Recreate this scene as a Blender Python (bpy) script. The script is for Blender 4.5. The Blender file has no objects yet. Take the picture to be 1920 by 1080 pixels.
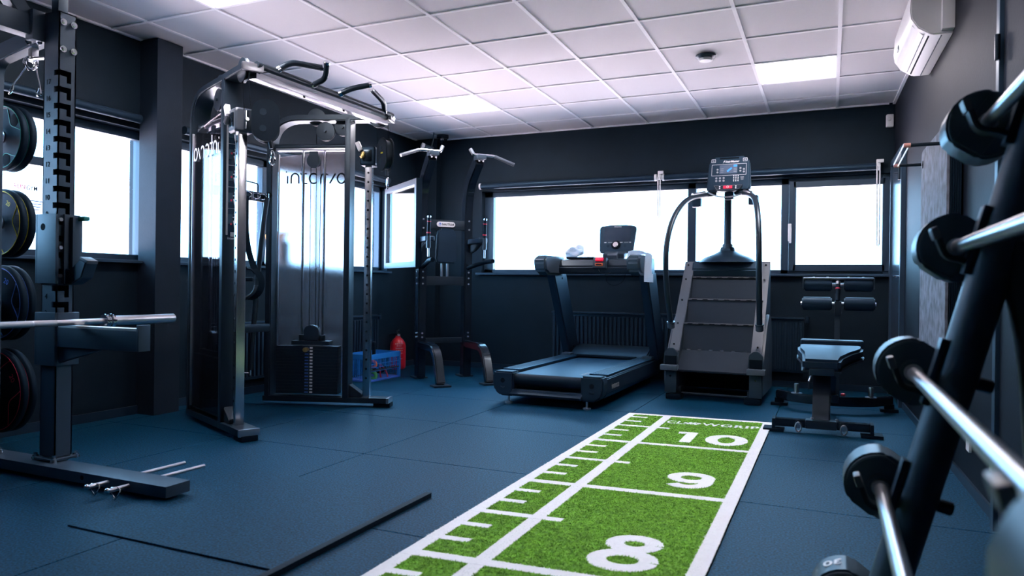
import bpy, bmesh, math, random
import numpy as np
from mathutils import Vector, Matrix
random.seed(7); np.random.seed(7)
PI = math.pi
SC = bpy.context.scene
COL = SC.collection
# ------------------------------------------------------------------ camera, world, sun, exposure
F_PX, YAW, PIT, ROL, CAM_H = 1347.37, 0.4169, -0.0017, 0.0123, 0.9387
def cam_axis(xr, d, u):
    c, s = math.cos(PIT), math.sin(PIT)
    yr, z = c*d - s*u, s*d + c*u
    c, s = math.cos(YAW), math.sin(YAW)
    return Vector((c*xr - s*yr, s*xr + c*yr, z))
cam_d = bpy.data.cameras.new('camera'); cam = bpy.data.objects.new('camera', cam_d); COL.objects.link(cam)
cr, sr = math.cos(ROL), math.sin(ROL)
ax, ay, az = cam_axis(cr, 0, sr), cam_axis(-sr, 0, cr), -cam_axis(0, 1, 0)
Mc = Matrix((ax, ay, az)).transposed().to_4x4(); Mc.translation = (0, 0, CAM_H)
cam.matrix_world = Mc
cam_d.sensor_width = 36; cam_d.lens = F_PX*36/1920; cam_d.clip_start = 0.05
cam_d.dof.use_dof = True; cam_d.dof.focus_distance = 4.9; cam_d.dof.aperture_fstop = 3.0
SC.camera = cam
SC.view_settings.view_transform = 'Standard'; SC.view_settings.look = 'None'
SC.view_settings.gamma = 1; SC.view_settings.use_curve_mapping = False
SC.view_settings.exposure = 0.32
SKY_COL, SKY_STR = (0.30, 0.63, 1.0), 11.5
W = bpy.data.worlds.new('sky'); SC.world = W; W.use_nodes = True
bg = W.node_tree.nodes['Background']
bg.inputs[0].default_value = (*SKY_COL, 1); bg.inputs[1].default_value = SKY_STR
sun_d = bpy.data.lights.new('sun', 'SUN'); sun = bpy.data.objects.new('sun', sun_d); COL.objects.link(sun)
sun_d.energy = 92.0; sun_d.color = (1.0, 0.9, 0.84); sun_d.angle = 0.01
sun.rotation_euler = (math.radians(-35), math.radians(-35), 0)   # sun high behind the room: shines from +x, -y
sun.rotation_euler = Vector((-0.45, 0.55, -0.75)).to_track_quat('-Z', 'Y').to_euler()
PANEL_COL, PANEL_STR = (1.0, 0.925, 0.975), 26.0

# ------------------------------------------------------------------ helpers
def fill(pts, r=0.05, n=5):
    """round the corners of a polyline"""
    P = [Vector(p) for p in pts]; out = [P[0]]
    for i in range(1, len(P)-1):
        a, b, c = P[i-1], P[i], P[i+1]
        rr = min(r, (a-b).length*.49, (c-b).length*.49)
        p0 = b + (a-b).normalized()*rr; p1 = b + (c-b).normalized()*rr
        for k in range(n+1):
            t = k/n; out.append(p0*(1-t)**2 + b*2*t*(1-t) + p1*t*t)
    out.append(P[-1]); return out
class MB:
    def __init__(s, M=None): s.bm = bmesh.new(); s.M = M or Matrix()
    def _add(s, bm, M=None):
        me = bpy.data.meshes.new('t'); bm.to_mesh(me); bm.free()
        me.transform(s.M @ (M or Matrix())); s.bm.from_mesh(me); bpy.data.meshes.remove(me)
    def box(s, c, d, rot=None, bev=0.0, seg=2, taper=None):
        b = bmesh.new(); bmesh.ops.create_cube(b, size=1)
        for v in b.verts:
            v.co = Vector((v.co.x*d[0], v.co.y*d[1], v.co.z*d[2]))
            if taper and v.co.z > 0: v.co.x *= taper[0]; v.co.y *= taper[1]
        if bev > 0: bmesh.ops.bevel(b, geom=b.edges[:], offset=min(bev, min(d)*.49), segments=seg, profile=.7, affect='EDGES', clamp_overlap=True)
        M = Matrix.Translation(c)
        if rot is not None: M = M @ (rot if isinstance(rot, Matrix) else Matrix.Rotation(rot, 4, 'Z'))
        s._add(b, M); return s
    def cyl(s, p0, p1, r, r2=None, seg=20, bev=0.0):
        p0, p1 = Vector(p0), Vector(p1); d = p1-p0
        b = bmesh.new(); bmesh.ops.create_cone(b, cap_ends=True, segments=seg, radius1=r, radius2=r if r2 is None else r2, depth=d.length)
        if bev > 0:
            ed = [e for e in b.edges if abs(e.verts[0].co.z-e.verts[1].co.z) < 1e-6]
            bmesh.ops.bevel(b, geom=ed, offset=bev, segments=2, affect='EDGES')
        M = Matrix.Translation((p0+p1)/2) @ d.to_track_quat('Z', 'Y').to_matrix().to_4x4()
        s._add(b, M); return s
    def ball(s, c, r, sc=(1, 1, 1), seg=16):
        b = bmesh.new(); bmesh.ops.create_uvsphere(b, u_segments=seg, v_segments=seg//2, radius=r)
        s._add(b, Matrix.Translation(c) @ Matrix.Diagonal((*sc, 1))); return s
    def tube(s, pts, r, seg=10, cap=True, closed=False):
        P = [Vector(p) for p in pts]; n = len(P); b = bmesh.new(); rings = []
        rs = r if isinstance(r, (list, tuple)) else [r]*n
        T = []
        for i in range(n):
            if closed: t = P[(i+1) % n]-P[i-1]
            else: t = (P[min(i+1, n-1)]-P[max(i-1, 0)])
            T.append(t.normalized())
        N = T[0].orthogonal().normalized()
        for i in range(n):
            N = (N - T[i]*N.dot(T[i])).normalized(); B = T[i].cross(N)
            rings.append([b.verts.new(P[i]+(N*math.cos(2*PI*k/seg)+B*math.sin(2*PI*k/seg))*rs[i]) for k in range(seg)])
        m = n if closed else n-1
        for i in range(m):
            A, C = rings[i], rings[(i+1) % n]
            for k in range(seg): b.faces.new((A[k], A[(k+1) % seg], C[(k+1) % seg], C[k]))
        if cap and not closed: b.faces.new(rings[0][::-1]); b.faces.new(rings[-1])
        bmesh.ops.recalc_face_normals(b, faces=b.faces[:]); s._add(b); return s
    def prism(s, poly, a0, a1, plane='xz', bev=0.0):
        """extrude a 2-D outline along the third axis"""
        b = bmesh.new()
        def P(p, a): return {'xz': (p[0], a, p[1]), 'yz': (a, p[0], p[1]), 'xy': (p[0], p[1], a)}[plane]
        A = [b.verts.new(P(p, a0)) for p in poly]; C = [b.verts.new(P(p, a1)) for p in poly]
        n = len(poly); b.faces.new(A); b.faces.new(C[::-1])
        for i in range(n): b.faces.new((A[i], C[i], C[(i+1) % n], A[(i+1) % n]))
        bmesh.ops.recalc_face_normals(b, faces=b.faces[:])
        if bev > 0:
            ed = [e for e in b.edges if len(e.link_faces) == 2 and e.calc_face_angle(0) > .5]
            bmesh.ops.bevel(b, geom=ed, offset=bev, segments=2, affect='EDGES', clamp_overlap=True)
        s._add(b); return s
    def strip(s, path, t, a0, a1, plane='xz', bev=0.0):
        """flat bar: thickness t along a planar path, width a0..a1 across it"""
        P = [Vector((p[0], p[1])) for p in path]; L, R = [], []
        for i in range(len(P)):
            d = (P[min(i+1, len(P)-1)]-P[max(i-1, 0)]).normalized(); nn = Vector((-d.y, d.x))
            L.append(P[i]+nn*t/2); R.append(P[i]-nn*t/2)
        b = bmesh.new()
        def Q(p, a): return {'xz': (p[0], a, p[1]), 'yz': (a, p[0], p[1]), 'xy': (p[0], p[1], a)}[plane]
        rings = [[b.verts.new(Q(l, a0)), b.verts.new(Q(l, a1)), b.verts.new(Q(r, a1)), b.verts.new(Q(r, a0))] for l, r in zip(L, R)]
        for i in range(len(rings)-1):
            A, C = rings[i], rings[i+1]
            for k in range(4): b.faces.new((A[k], A[(k+1) % 4], C[(k+1) % 4], C[k]))
        b.faces.new(rings[0][::-1]); b.faces.new(rings[-1])
        bmesh.ops.recalc_face_normals(b, faces=b.faces[:])
        if bev > 0:
            ed = [e for e in b.edges if len(e.link_faces) == 2 and e.calc_face_angle(0) > .8]
            bmesh.ops.bevel(b, geom=ed, offset=bev, segments=2, affect='EDGES', clamp_overlap=True)
        s._add(b); return s
    def lathe(s, prof, seg=32, M=None):
        """revolve (radius, height) pairs about Z"""
        b = bmesh.new(); rings = []
        for r, h in prof:
            rings.append([b.verts.new((max(r, 1e-4)*math.cos(2*PI*k/seg), max(r, 1e-4)*math.sin(2*PI*k/seg), h)) for k in range(seg)])
        for A, C in zip(rings, rings[1:]):
            for k in range(seg): b.faces.new((A[k], A[(k+1) % seg], C[(k+1) % seg], C[k]))
        b.faces.new(rings[0][::-1]); b.faces.new(rings[-1])
        bmesh.ops.recalc_face_normals(b, faces=b.faces[:]); s._add(b, M); return s
    def build(s, name, m, parent=None, smooth=True, **props):
        me = bpy.data.meshes.new(name); s.bm.to_mesh(me); s.bm.free()
        o = bpy.data.objects.new(name, me); COL.objects.link(o)
        me.materials.append(m)
        if smooth:
            me.polygons.foreach_set('use_smooth', [True]*len(me.polygons))
            try: me.set_sharp_from_angle(angle=.6)
            except Exception: pass
        if parent: o.parent = parent
        for k, v in props.items(): o[k] = v
        return o
def root(name, loc, label, cat, group=None, rz=0):
    o = bpy.data.objects.new(name, None); COL.objects.link(o); o.location = loc; o.rotation_euler = (0, 0, rz)
    o.empty_display_size = .05
    o['label'] = label; o['category'] = cat
    if group: o['group'] = group
    return o
def tag(o, label, cat, group=None):
    o['label'] = label; o['category'] = cat
    if group: o['group'] = group
    return o
def copy_tree(o, parent=None):
    c = o.copy(); COL.objects.link(c); c.parent = parent
    for ch in list(o.children): copy_tree(ch, c)
    return c
def T(x, y, z=0, rz=0): return Matrix.Translation((x, y, z)) @ Matrix.Rotation(math.radians(rz), 4, 'Z')
def text(name, body, size, m, parent, M, ext=.0008, bold=0.0, width=1.0, shear=0.0, spacing=1.0, fit=None):
    """flat lettering: local x along the line, y up, z out of the surface"""
    cu = bpy.data.curves.new(name, 'FONT'); cu.body = body; cu.size = size; cu.extrude = ext; cu.offset = min(bold, size*.03); cu.shear = shear
    cu.align_x = 'CENTER'; cu.align_y = 'CENTER'; cu.space_character = spacing; cu.resolution_u = 4
    t = bpy.data.objects.new('tmp', cu); COL.objects.link(t)
    dg = bpy.context.evaluated_depsgraph_get(); me = bpy.data.meshes.new_from_object(t.evaluated_get(dg))
    bpy.data.objects.remove(t); bpy.data.curves.remove(cu)
    if fit: xs_ = [v.co.x for v in me.vertices]; width = fit/(max(xs_)-min(xs_))
    me.transform(M @ Matrix.Diagonal((width, 1, 1, 1))); me.name = name
    o = bpy.data.objects.new(name, me); COL.objects.link(o); me.materials.clear(); me.materials.append(m)
    if parent: o.parent = parent
    return o
def face_M(o, x, y):
    """matrix with its local x and y along the given directions"""
    x, y = Vector(x).normalized(), Vector(y).normalized(); z = x.cross(y).normalized(); y = z.cross(x)
    M = Matrix((x, y, z)).transposed().to_4x4(); M.translation = o; return M

# ------------------------------------------------------------------ materials
def mat(name, col, rough=.5, metal=0, spec=.5, noise=0.0, nscale=40, bump=0.0, bscale=200, coat=0, rvar=0.0, tint=None):
    m = bpy.data.materials.new(name); m.use_nodes = True; nt = m.node_tree; b = nt.nodes['Principled BSDF']
    b.inputs['Base Color'].default_value = (*col, 1); b.inputs['Roughness'].default_value = rough
    b.inputs['Metallic'].default_value = metal; b.inputs['Specular IOR Level'].default_value = spec
    b.inputs['Coat Weight'].default_value = coat
    if max(col) < .09 and metal == 0:
        col = (col[0]*.62, col[1]*.86, col[2]*1.05); b.inputs['Base Color'].default_value = (*col, 1); tint = tint or (.7, .88, 1.0)
    if tint: b.inputs['Specular Tint'].default_value = (*tint, 1)
    tc = nt.nodes.new('ShaderNodeTexCoord')
    if noise > 0 or rvar > 0:
        n = nt.nodes.new('ShaderNodeTexNoise'); n.inputs['Scale'].default_value = nscale; n.inputs['Detail'].default_value = 5
        nt.links.new(tc.outputs['Object'], n.inputs['Vector'])
        if noise > 0:
            mx = nt.nodes.new('ShaderNodeMix'); mx.data_type = 'RGBA'
            mx.inputs[6].default_value = (*[c*(1-noise) for c in col], 1); mx.inputs[7].default_value = (*[min(1, c*(1+noise)) for c in col], 1)
            rp = nt.nodes.new('ShaderNodeValToRGB'); rp.color_ramp.elements[0].position = .35; rp.color_ramp.elements[1].position = .65
            nt.links.new(n.outputs['Fac'], rp.inputs[0]); nt.links.new(rp.outputs[0], mx.inputs[0]); nt.links.new(mx.outputs[2], b.inputs['Base Color'])
        if rvar > 0:
            mr = nt.nodes.new('ShaderNodeMapRange'); mr.inputs[3].default_value = rough-rvar; mr.inputs[4].default_value = rough+rvar
            nt.links.new(n.outputs['Fac'], mr.inputs[0]); nt.links.new(mr.outputs[0], b.inputs['Roughness'])
    if bump > 0:
        n2 = nt.nodes.new('ShaderNodeTexNoise'); n2.inputs['Scale'].default_value = bscale; n2.inputs['Detail'].default_value = 3
        nt.links.new(tc.outputs['Object'], n2.inputs['Vector'])
        bp = nt.nodes.new('ShaderNodeBump'); bp.inputs['Strength'].default_value = bump; bp.inputs['Distance'].default_value = .002
        nt.links.new(n2.outputs['Fac'], bp.inputs['Height']); nt.links.new(bp.outputs[0], b.inputs['Normal'])
    return m
def emit(name, col, st):
    m = mat(name, col, .5); b = m.node_tree.nodes['Principled BSDF']
    b.inputs['Emission Color'].default_value = (*col, 1); b.inputs['Emission Strength'].default_value = st; return m
def glass_mat(name, tint, rough=0.0, refl=.06, haze=0.0, hcol=(.8, .8, .8)):
    """thin pane: clear (or frosted) transmission plus a Fresnel reflection"""
    m = bpy.data.materials.new(name); m.use_nodes = True; nt = m.node_tree; nt.nodes.clear()
    out = nt.nodes.new('ShaderNodeOutputMaterial'); mx = nt.nodes.new('ShaderNodeMixShader')
    g = nt.nodes.new('ShaderNodeBsdfGlossy'); g.inputs['Roughness'].default_value = max(rough*.5, .02)
    lw = nt.nodes.new('ShaderNodeLayerWeight'); lw.inputs[0].default_value = .25
    mr = nt.nodes.new('ShaderNodeMapRange'); mr.inputs[3].default_value = refl; mr.inputs[4].default_value = min(1, refl+.5)
    nt.links.new(lw.outputs['Fresnel'], mr.inputs[0]); nt.links.new(mr.outputs[0], mx.inputs[0])
    if rough > 0:
        t = nt.nodes.new('ShaderNodeBsdfRefraction'); t.inputs['IOR'].default_value = 1.35; t.inputs['Roughness'].default_value = rough
    else: t = nt.nodes.new('ShaderNodeBsdfTransparent')
    t.inputs[0].default_value = (*tint, 1); last = t
    if haze > 0:
        h = nt.nodes.new('ShaderNodeBsdfTranslucent'); h.inputs[0].default_value = (*hcol, 1)
        mh = nt.nodes.new('ShaderNodeMixShader'); mh.inputs[0].default_value = haze
        nt.links.new(t.outputs[0], mh.inputs[1]); nt.links.new(h.outputs[0], mh.inputs[2]); last = mh
    nt.links.new(last.outputs[0], mx.inputs[1]); nt.links.new(g.outputs[0], mx.inputs[2]); nt.links.new(mx.outputs[0], out.inputs[0])
    return m
M_WALL = mat('wall_paint', (.006, .012, .0175), .62, spec=.25, noise=.12, nscale=6, bump=.25, bscale=90)
M_PILLAR_LIT = mat('pillar_paint_lit', (.017, .021, .029), .6, spec=.3, noise=.08, nscale=6, bump=.3, bscale=80)  # lighter than the walls: window light on the pillar put into its colour
M_WALLR = mat('right_wall_paint', (.011, .010, .0138), .6, spec=.12, noise=.1, nscale=5, bump=.3, bscale=70)
M_FLOOR = mat('rubber_floor', (.004, .040, .068), .52, spec=.20, tint=(.15, .60, 1.0), noise=.9, nscale=120, bump=.9, bscale=150)
M_MATF = mat('rubber_lifting_mat', (.004, .038, .064), .52, spec=.20, tint=(.15, .60, 1.0), noise=.85, nscale=120, bump=.9, bscale=150)
M_JOINT = mat('floor_joint', (.004, .006, .010), .9)
M_TILE = mat('ceiling_tile', (.76, .72, .74), .9, noise=.03, nscale=300, bump=.15, bscale=400)
M_TBAR = mat('ceiling_grid_paint', (.95, .91, .93), .6)
M_BLK = mat('black_powder_coat', (.016, .020, .026), .36, spec=.5, bump=.1, bscale=500)
M_BLKG = mat('black_gloss', (.010, .012, .016), .18, spec=.6)
M_RACK = mat('graphite_powder_coat', (.045, .055, .070), .42, spec=.5, bump=.15, bscale=600)
M_DARK = mat('dark_plastic', (.018, .026, .036), .42, tint=(.4, .72, 1.0))
M_GREY = mat('grey_plastic', (.04, .047, .056), .4)
M_LGREY = mat('light_grey_paint', (.070, .088, .112), .4)
M_CHROME = mat('chrome', (.80, .81, .84), .10, 1)
M_STEEL = mat('brushed_steel', (.55, .56, .60), .30, 1)
M_SATIN = mat('satin_chrome', (.66, .67, .70), .22, 1)
M_KNURL = mat('knurled_steel', (.42, .42, .44), .42, 1, bump=.8, bscale=900)
M_BELT = mat('treadmill_belt', (.020, .055, .088), .45, spec=.4, bump=.2, bscale=300, tint=(.35, .7, 1.0))
M_RUB = mat('black_rubber', (.007, .011, .016), .55, spec=.16, tint=(.35, .70, 1.0), bump=.2, bscale=300)
M_ARM = mat('armrest_rubber', (.06, .085, .11), .38, tint=(.5, .8, 1.0))
M_URE = mat('black_urethane', (.072, .082, .089), .40, bump=.12, bscale=250)
M_VINYL = mat('black_vinyl', (.022, .030, .042), .42, spec=.3, tint=(.3, .68, 1.0), bump=.25, bscale=350)
M_WHITE = mat('white_plastic', (.80, .79, .80), .4)
M_OFFW = mat('off_white_plastic', (.70, .69, .70), .45)
M_TOWEL = mat('white_towel', (.85, .88, .92), .9, bump=.8, bscale=250)
M_RED = mat('red_paint', (.62, .015, .03), .3, coat=.4)
M_BLUE = mat('blue_plastic', (.015, .21, .62), .45)
M_ORANGE = mat('orange_rubber', (.85, .16, .05), .5)
M_GREEN = mat('green_rubber', (.05, .35, .10), .5)
M_YEL = mat('yellow_print', (.75, .62, .03), .5)
M_TEAL = mat('teal_print', (.02, .30, .24), .5)
M_BLUP = mat('blue_print', (.05, .15, .55), .5)
M_REDP = mat('red_print', (.60, .02, .06), .5)
M_PRINT = mat('white_print', (.75, .76, .78), .5)
M_PRINTG = mat('grey_print', (.30, .32, .34), .5)
M_PICT = mat('teal_picture', (.030, .060, .070), .5)
M_PRINTK_VOID = mat('black_print_and_void', (.006, .008, .011), .8, spec=.1)  # flat black for print, holes and the shade of open voids
M_COPPER = mat('copper_cap', (.90, .42, .34), .35, .4)
M_GRASS = mat('green_turf', (.21, .47, .05), .8, spec=.2, noise=.35, nscale=55)
M_LINE = mat('white_turf', (.97, .97, .98), .85, spec=.1, noise=.02, nscale=60)
M_FABRIC = mat('grey_mat_foam', (.125, .14, .175), .85, noise=.4, nscale=14, bump=.6, bscale=120)
M_CONC = mat('pale_paving', (.62, .50, .52), .9, noise=.1, nscale=3)
M_FRAME = mat('window_frame_grey', (.035, .050, .068), .4)
M_TANBAG = mat('tan_leather', (.62, .30, .10), .6)
M_GLASS = glass_mat('window_glass', (.97, .985, .99), 0, .03)
M_SMOKE = glass_mat('smoked_panel', (.80, .76, .79), 0, .05)
M_FROST = glass_mat('frosted_panel', (.86, .83, .85), .26, .02, .03, (.85, .80, .82))
M_FILM = glass_mat('window_film', (.90, .92, .94), 0, .02, .5, (.8, .82, .85))
M_LED = emit('led_panel', PANEL_COL, PANEL_STR)
M_SCREEN = mat('dark_screen', (.02, .03, .045), .12, spec=.6)
M_LCD = emit('lit_display', (.06, .09, .14), .25)
M_LCDB = emit('lit_blue', (.02, .20, .80), .9)
M_REDL = emit('red_button', (.75, .01, .05), .5)
M_LIP_LIT = mat('step_lip_lit_grey', (.10, .105, .12), .5)  # lighter grey stands in for the lip edges catching light
M_TREAD = mat('step_tread', (.017, .020, .027), .55, spec=.3)
M_GOLD = mat('brass_knob', (.75, .55, .20), .3, 1)

# ------------------------------------------------------------------ the room
XL, YB, YF, HC = -4.52, 7.44, -2.6, 2.663
def xw(y): return .63 - .026*(y-3.45)
def S(o): o['kind'] = 'structure'; return o
def struct(name, mb, m, parent=None):
    o = mb.build(name, m, parent, smooth=False)
    if parent is None: o['kind'] = 'structure'
    return o
GZ = -.35
struct('ground', MB().box((-2, 4, GZ-.1), (80, 80, .2)), M_CONC)
floor = struct('floor', MB().box((-1.9, (YB+YF)/2, -.09), (5.6, YB-YF+.5, .14)), M_JOINT)
xs = [XL] + [-4.36+k for k in range(6) if -4.36+k < .7] + [.80]
ys = [YF] + [-1.70+k*1.005 for k in range(10) if -1.70+k*1.005 < 7.4] + [YB+.02]
for i in range(len(xs)-1):
    for j in range(len(ys)-1):
        x0, x1, y0, y1 = xs[i], xs[i+1], ys[j], ys[j+1]; g = .0022
        MB().box(((x0+x1)/2, (y0+y1)/2, -.01), (x1-x0-2*g, y1-y0-2*g, .02), bev=.002, seg=1).build('floor_tile', M_FLOOR, floor, smooth=False)
# walls
def wall_x(name, x0, x1, y0, y1, openings, m, zt=2.80):
    mb = MB(); b = mb.box; cur = y0
    def seg(ya, yb, za, zb):
        if yb-ya > 1e-4: b(((x0+x1)/2, (ya+yb)/2, (za+zb)/2), (x1-x0, yb-ya, zb-za))
    for (a, c, za, zb) in openings:
        seg(cur, a, -.16, zt); seg(a, c, -.16, za); seg(a, c, zb, zt); cur = c
    seg(cur, y1, -.16, zt); return struct(name, mb, m)
W2, W3 = (1.30, 3.72, 1.095, 2.03), (3.95, 6.76, 1.095, 2.03)
wall_x('wall_left', XL-.24, XL, YF-.2, YB+.24, [W2, W3], M_WALL)
W1 = (-3.69, .515, 1.095, 2.03)
mb = MB()
for a, c, za, zb in ((XL, W1[0], -.16, 2.8), (W1[0], W1[1], -.16, W1[2]), (W1[0], W1[1], W1[3], 2.8), (W1[1], .9, -.16, 2.8)):
    mb.box(((a+c)/2, YB+.12, (za+zb)/2), (c-a, .24, zb-za))
struct('wall_back', mb, M_WALL)
D1, D2 = (2.42, 3.40), (6.58, 7.42)
mb = MB()
mb.prism([(xw(YF-.2), YF-.2), (xw(YB+.2), YB+.2), (1.0, YB+.2), (1.0, YF-.2)], -.16, 2.8, 'xy')
struct('wall_right', mb, M_WALLR)
struct('wall_front', MB().box((-1.9, YF-.1, 1.3), (5.6, .2, 3.0)), M_WALL)
struct('trim_1', MB().box(((XL-4.345)/2, 3.715, 1.33), (-XL-4.345, .215, 2.664), bev=.004), M_PILLAR_LIT)
struct('trim_2', MB().box(((XL-4.23)/2, 7.39, 1.33), (-XL-4.23, .12, 2.664), bev=.004), M_WALL)
struct('baseboard_right', MB().prism([(xw(2)-.012, 2), (xw(6.56)-.012, 6.56), (xw(6.56)+.01, 6.56), (xw(2)+.01, 2)], 0, .05, 'xy'), M_DARK)
struct('baseboard_left', MB().box((XL+.006, 4.8, .03), (.012, 5.2, .06)), M_DARK)
struct('baseboard_back', MB().box((-1.85, YB-.006, .03), (4.7, .012, .06)), M_DARK)
# ceiling: slab, grid rails, tiles, lamps
ceil = struct('ceiling', MB().box((-1.9, (YB+YF)/2, 2.76), (5.6, YB-YF+.5, .08)), M_TILE)
GX = [-3.562+.6*i for i in range(-1, 7)]; GY = [3.975+.6*j for j in range(-10, 6)]
LIGHTS = {(2, 9), (2, 14), (7, 14), (7, 9)}
for x in GX: MB().box((x, (YB+YF)/2, HC+.008), (.024, YB-YF, .018)).build('grid_rail', M_TBAR, ceil, smooth=False)
for y in GY: MB().box(((XL+xw(y))/2, y, HC+.0085), (xw(y)-XL, .024, .017)).build('grid_rail', M_TBAR, ceil, smooth=False)
MB().prism([(xw(YF)-.022, YF), (xw(YB)-.022, YB), (xw(YB), YB), (xw(YF), YF)], HC-.006, HC+.03, 'xy').build('edge_trim', M_TBAR, ceil, smooth=False)
MB().box((XL+.011, (YB+YF)/2, HC+.012), (.022, YB-YF, .036)).build('edge_trim', M_TBAR, ceil, smooth=False)
MB().box(((XL+.5)/2, YB-.011, HC+.012), (.5-XL-.05, .022, .036)).build('edge_trim', M_TBAR, ceil, smooth=False)
bx = [XL] + GX + [None]; by = [YF] + GY + [YB]
tile_me = None
for i in range(len(bx)-1):
    for j in range(len(by)-1):
        x0, y0, y1 = bx[i], by[j], by[j+1]; x1 = bx[i+1] if bx[i+1] is not None else xw((y0+y1)/2)
        if (i, j) in LIGHTS: continue
        full = 1 <= i <= 7 and 1 <= j <= 15
        if full and tile_me:
            o = bpy.data.objects.new('ceiling_tile', tile_me); COL.objects.link(o); o.location = ((x0+x1)/2, (y0+y1)/2, HC+.014+.0006*((i*7+j*3) % 3)); o.parent = ceil; continue
        o = MB().box((0, 0, 0), (x1-x0-.012, y1-y0-.012, .014), bev=.001, seg=1).build('ceiling_tile', M_TILE, ceil, smooth=False)
        o.location = ((x0+x1)/2, (y0+y1)/2, HC+.014)
        if full: tile_me = o.data
LL = {(2, 9): 'square LED ceiling panel above the pull-up frame, cut off by top edge', (2, 14): 'square LED ceiling panel above the left window side, beyond the cable tower',
      (7, 14): 'square LED ceiling panel near the back wall and air conditioner', (7, 9): 'unseen square LED ceiling panel added straight above the middle of the turf strip'}  # last panel is out of view, added for light at the grid's spacing
for (i, j), lab in LL.items():
    x, y = bx[i]+.3, by[j]+.3
    r = root('ceiling_light', (x, y, HC), lab, 'ceiling light', 'flat LED panels in the ceiling')
    MB().box((0, 0, .012), (.574, .574, .014)).build('diffuser', M_LED, r, smooth=False)
    f = MB()
    for sx, sy, dx, dy in ((0, .287, .59, .014), (0, -.287, .59, .014), (.287, 0, .014, .59), (-.287, 0, .014, .59)): f.box((sx, sy, .012), (dx, dy, .018))
    f.build('frame', M_WHITE, r, smooth=False)
# windows
def window(n, frame_boxes, panes, sill, handle=None):
    w = bpy.data.objects.new('window_%d' % n, None); COL.objects.link(w); w['kind'] = 'structure'
    for c, d in frame_boxes: MB().box(c, d, bev=.004, seg=1).build('window_frame', M_FRAME, w, smooth=False)
    for c, d in panes: MB().box(c, d).build('pane', M_GLASS, w, smooth=False)
    MB().box(*sill, bev=.004, seg=1).build('window_sill', M_FRAME, w, smooth=False)
    return w
yg = YB+.10
x0, x1, z0, z1 = W1
zc, zh = (z0+z1)/2, z1-z0
fb = [((x0+.045, YB+.12, zc), (.13, .07, zh)), ((x1-.035, YB+.10, zc), (.07, .07, zh)), (((x0+x1)/2, YB+.12, z1-.03), (x1-x0, .07, .06)), (((x0+x1)/2, YB+.12, z0+.02), (x1-x0, .07, .045)),
      ((-1.315, YB+.12, zc), (.085, .07, zh)), ((-.415, YB+.12, zc), (.07, .07, zh)),
      ((-.345, YB+.085, zc), (.065, .06, zh-.06)), ((.465, YB+.085, zc), (.06, .06, zh-.06)), ((.06, YB+.085, z1-.065), (.80, .06, .06)), ((.06, YB+.085, z0+.06), (.80, .06, .065))]
pn = [(((-3.53-1.355)/2, YB+.13, zc), (2.20, .012, zh-.1)), (((-1.27-.445)/2, YB+.13, zc), (.86, .012, zh-.1)), ((.06, YB+.10, zc), (.78, .012, zh-.18))]
w1 = window(1, fb, pn, (((x0+x1)/2-.02, YB+.03, z0-.012), (x1-x0+.06, .16, .024)))
hb = MB().box((-.368, YB+.045, 1.50), (.03, .02, .17), bev=.006); hb.box((-.362, YB+.025, 1.47), (.022, .02, .15), bev=.008); hb.build('window_handle', M_WHITE, w1)
MB().box((.50, YB+.05, 1.93), (.02, .03, .10), bev=.004).build('hinge', M_GREY, w1); MB().box((.50, YB+.05, 1.16), (.02, .03, .10), bev=.004).build('hinge', M_GREY, w1)
def left_window(n, wd, mull, trans):
    y0, y1, z0, z1 = wd; zc = (z0+z1)/2; x = XL-.12
    fb = [((x, y0+.03, zc), (.07, .06, z1-z0)), ((x, y1-.02, zc), (.07, .04, z1-z0)), ((x, (y0+y1)/2, z1-.03), (.07, y1-y0, .06)), ((x, (y0+y1)/2, z0+.02), (.07, y1-y0, .045))]
    for ym in mull: fb.append(((x, ym, zc), (.07, .06, z1-z0)))
    for (ya, yb, zz) in trans: fb.append(((x, (ya+yb)/2, zz), (.07, yb-ya, .055)))
    edges = [y0+.05]+[m for m in mull]+[y1-.03]; pn = []
    for a, b in zip(edges, edges[1:]):
        if n == 3 and b > 6.6: continue
        pn.append(((x, (a+b)/2, zc), (.012, b-a, z1-z0-.08)))
    return window(n, fb, pn, ((XL-.03, (y0+y1)/2, z0-.012), (.16, y1-y0+.05, .024)))
w2 = left_window(2, W2, [3.06], [(1.3, 3.06, 1.70)])
w3 = left_window(3, W3, [4.95, 5.72], [])
hx, hy, dv = XL+.03, 6.70, Vector((.80, -.62, 0)).normalized()
sM = Matrix.Translation((hx, hy, 0)) @ Matrix.Rotation(math.atan2(dv.y, dv.x), 4, 'Z')
sb = MB(sM); L = .98; za, zb = 1.12, 2.0
sb.box((.03, 0, (za+zb)/2), (.06, .055, zb-za), bev=.004); sb.box((L-.03, 0, (za+zb)/2), (.06, .055, zb-za), bev=.004)
sb.box((L/2, 0, zb-.03), (L-.1, .055, .06), bev=.004); sb.box((L/2, 0, za+.03), (L-.1, .055, .06), bev=.004)
sash = sb.build('open_sash', M_LGREY, w3, smooth=False, label='pale grey sash swung open into the room')
MB(sM).box((L/2, 0, (za+zb)/2), (L-.12, .012, zb-za-.12)).build('pane', M_GLASS, sash, smooth=False)
MB(sM).box((L+.002, 0, (za+zb)/2), (.012, .062, zb-za), bev=.003).build('gasket', M_RUB, sash, smooth=False)
fm = MB().box((XL-.105, 2.50, 1.35), (.004, 1.02, .48)).build('window_film', M_FILM, w2, smooth=False)
text('lettering', 'RUN', .042, M_REDP, fm, face_M((XL-.1, 2.846, 1.525), (0, 1, 0), (0, 0, 1)), bold=.0003, fit=.066)
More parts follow.
